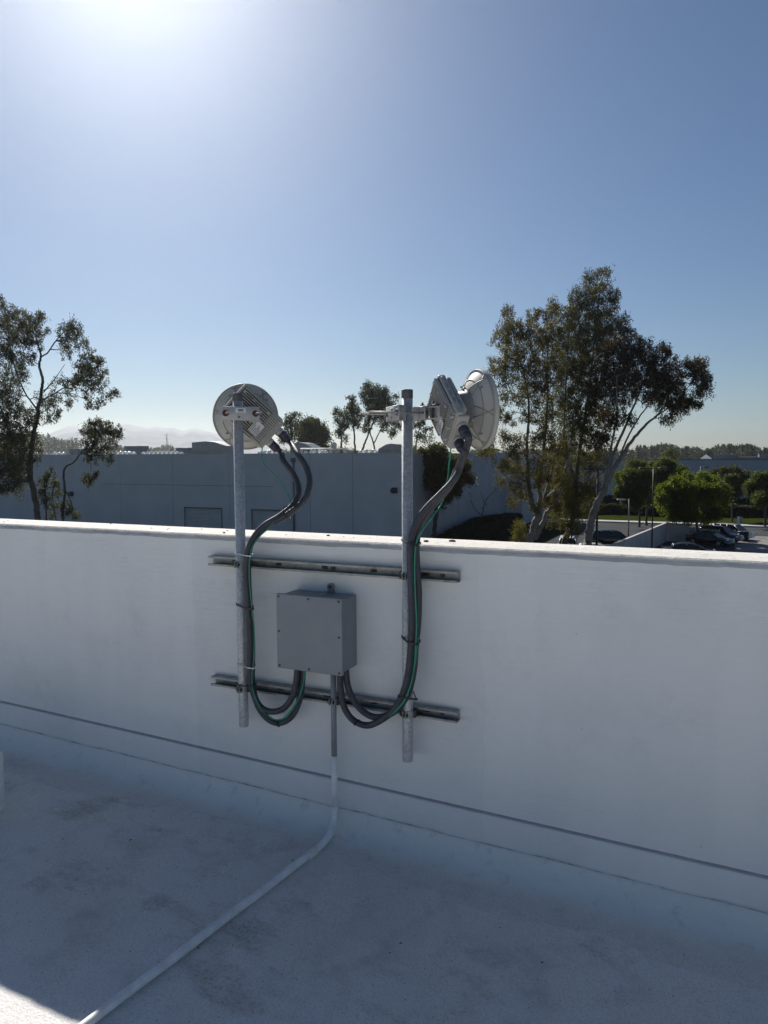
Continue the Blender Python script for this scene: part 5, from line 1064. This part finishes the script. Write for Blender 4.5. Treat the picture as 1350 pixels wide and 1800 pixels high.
    for s_ in (-1, 1):
        MB().bbox((hl_ - .22, s_ * hw * .62 - .2, .66), (hl_ - .06, s_ * hw * .62 + .2, .80), .04, 2).build('headlight', M['lampglass'], t)
        MB().bbox((-hl_ - .005, s_ * hw * .72 - .12, .78), (-hl_ + .16, s_ * hw * .72 + .12, 1.0), .03, 2).build('tail_light', M['redglass'], t)
        MB().bbox((.72, s_ * (hw + .1) - .09, .98), (.86, s_ * (hw + .1) + .09, 1.12), .03, 2).build('mirror', PAINT[color], t)
    return t
car('white hatchback showing its dark window between the eucalyptus trunks', 998, 968, 100, 'hatch', 'white')
car('black SUV parked between the leaning trunk and the retaining wall', 1077, 960, 20, 'suv', 'black', L=4.9)
car('dark car with a pale shining roof just above the parapet', 1211, 981, 8, 'sedan', 'charcoal', L=4.7)
car('black sedan, nearest of the row under the bright green tree', 1248, 958, -28, 'sedan', 'black')
car('charcoal SUV, middle of the row under the bright green tree', 1266, 952, -28, 'suv', 'navy', L=4.5)
car('silver SUV at the far end of the row beside the dark bin', 1287, 947, -28, 'suv', 'silver', L=4.4)
car('white car almost hidden by the parapet beside the leaning trunk', 1046, 982, 15, 'sedan', 'white')
MB_ = 0
for k in range(5):                              # painted bay lines on the drive
    a = atz(1268 + k * 20, 957 - k * 2.5, GZ + .02)
    mb = MB(); d = Vector((math.cos(RAD(-28)), math.sin(RAD(-28)), 0)); nn = Vector((-d.y, d.x, 0)) * .06; p = Vector(a)
    if p.x > 1.3: mb.add([p + nn, p - nn, p - nn + d * 4.5, p + nn + d * 4.5], [(0, 1, 2, 3)]); struct(mb.build('bay_line', M['line']))

# ------------------------------------------------------------------ far woods, pylon, hills
def wood(label, px0, px1, top_fn, w, n, seed, ln=1.1, conifer=0.4):
    R = np.random.default_rng(seed); V = []
    for k in range(n):
        px = R.uniform(px0, px1); ww = w * R.uniform(0.85, 1.25); p = deep(px, 800, ww)
        tz = max(GZ + 5, deep(px, top_fn(px) + R.uniform(-2.5, 6), ww)[2]); hgt = tz - GZ
        if R.random() < conifer:
            m = 160; u = R.random(m) ** .7; rad = (1 - u) * hgt * .16 + .2; a = R.uniform(0, 6.28, m)
            c = np.stack([p[0] + rad * np.cos(a) * R.uniform(.3, 1, m), p[1] + rad * np.sin(a) * R.uniform(.3, 1, m), GZ + hgt * (.1 + .9 * u)], 1)
        else:
            m = 260; b = ball(R, m, .5); rr = hgt * R.uniform(.28, .42); c = np.array([p[0], p[1], GZ + hgt - rr * 1.0]) + b * np.array([rr * 1.1, rr * 1.1, rr])
        V.append(leaf_arrays(c, 2, .5, ln, ln * .6, .2, R))
    o = leaf_object('distant_wood', np.concatenate(V), M['lf_far'], None, (0, 0, 0)); o['kind'] = 'stuff'; tag(o, label, 'wood'); return o
wood('hazy line of trees on the horizon at the right', 1090, 1420, lambda x: 786 - 3 * math.sin(x * .05) - 2 * math.sin(x * .13), 560, 260, 51, 1.3, .55)
wood('hazy clump of trees behind the left eucalyptus', -60, 142, lambda x: 766 + 8 * math.sin(x * .06 + 1), 900, 90, 52, 2.0, .1)
wood('hazy tree line left of the left dish', 195, 420, lambda x: 788 - 5 * math.sin(x * .07) , 950, 100, 53, 2.2, .3)
wood('distant trees low behind the masts', 480, 1100, lambda x: 790 + 3 * math.sin(x * .05), 600, 150, 54, 1.5, .2)
tree('round_tree', 'brown rounded tree standing out from the far tree line above the street trees', 190, [[(1178,830,.3),(1178,812,.25),(1178,800,.1)]], [(1178,794,9),(1172,800,8),(1184,800,8),(1178,806,9),(1170,808,6),(1186,808,6)], M['lf_o'], 'bark_d', None, 55, ln=0.5, wd=0.25, droop=0.1, twigs=12, per=18, sig=0.5, spread=2, leafscale=2)
pw = 1400.0; pb = deep(294, 800, pw); ptz = deep(294, 762, pw)[2]
py_ = thing('pylon', 'lattice electricity pylon on the hazy horizon left of the left mast', 'pylon', (pb[0], pb[1], GZ))
mb = MB(); hh = ptz - GZ
for sx in (-1, 1):
    for sy in (-1, 1): mb.tube([(pb[0] + sx * 3.4, pb[1] + sy * 3.4, GZ), (pb[0] + sx * .9, pb[1] + sy * .9, GZ + hh * .6), (pb[0] + sx * .3, pb[1] + sy * .3, ptz)], .28, 4)
for k in range(9):
    z = GZ + hh * k / 9; z2 = GZ + hh * (k + 1) / 9; a = 3.4 - 2.9 * min(1, k / 6); b = 3.4 - 2.9 * min(1, (k + 1) / 6)
    for sy in (-1, 1): mb.tube([(pb[0] - a, pb[1] + sy * a, z), (pb[0] + b, pb[1] + sy * b, z2)], .18, 4); mb.tube([(pb[0] + a, pb[1] + sy * a, z), (pb[0] - b, pb[1] + sy * b, z2)], .18, 4)
mb.build('tower', M['grey'], py_)
for k, z in enumerate((.64, .78, .92)):
    MB().tube([(pb[0] - 5.5, pb[1], GZ + hh * z), (pb[0], pb[1], GZ + hh * (z + .03)), (pb[0] + 5.5, pb[1], GZ + hh * z)], .26, 4).build('cross_arm', M['grey'], py_)
# hills
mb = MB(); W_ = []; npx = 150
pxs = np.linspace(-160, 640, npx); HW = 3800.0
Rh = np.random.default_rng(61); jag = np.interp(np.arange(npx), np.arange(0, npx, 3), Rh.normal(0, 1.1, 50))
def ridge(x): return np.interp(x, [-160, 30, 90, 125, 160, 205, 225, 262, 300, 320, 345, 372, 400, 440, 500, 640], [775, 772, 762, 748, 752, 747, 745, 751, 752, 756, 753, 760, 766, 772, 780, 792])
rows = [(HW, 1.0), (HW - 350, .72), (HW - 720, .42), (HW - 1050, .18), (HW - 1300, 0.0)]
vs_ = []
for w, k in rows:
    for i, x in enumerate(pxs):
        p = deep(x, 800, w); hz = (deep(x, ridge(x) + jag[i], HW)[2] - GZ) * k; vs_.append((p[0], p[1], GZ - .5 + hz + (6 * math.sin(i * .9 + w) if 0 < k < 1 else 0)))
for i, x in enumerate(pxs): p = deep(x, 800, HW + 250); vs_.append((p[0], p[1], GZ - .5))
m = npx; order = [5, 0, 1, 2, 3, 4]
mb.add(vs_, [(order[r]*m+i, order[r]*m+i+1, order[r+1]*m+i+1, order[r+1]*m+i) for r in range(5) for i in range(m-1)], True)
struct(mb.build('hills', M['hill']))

# ------------------------------------------------------------------ the air
hz = MB().box((-3900, -40, GZ - 1.0), (3300, 4400, 160)).build('haze', M['wall'])
hz['kind'] = 'stuff'; tag(hz, 'pale morning haze filling the distance', 'haze')
hm = bpy.data.materials.new('haze_air'); hm.use_nodes = True; hn = hm.node_tree.nodes
hn.remove(hn['Principled BSDF']); pv = hn.new('ShaderNodeVolumePrincipled')
pv.inputs['Color'].default_value = (0.90, 0.95, 1.0, 1); pv.inputs['Density'].default_value = 0.000135; pv.inputs['Anisotropy'].default_value = 0.82
hm.node_tree.links.new(pv.outputs[0], hn['Material Output'].inputs['Volume'])
hz.data.materials.clear(); hz.data.materials.append(hm)
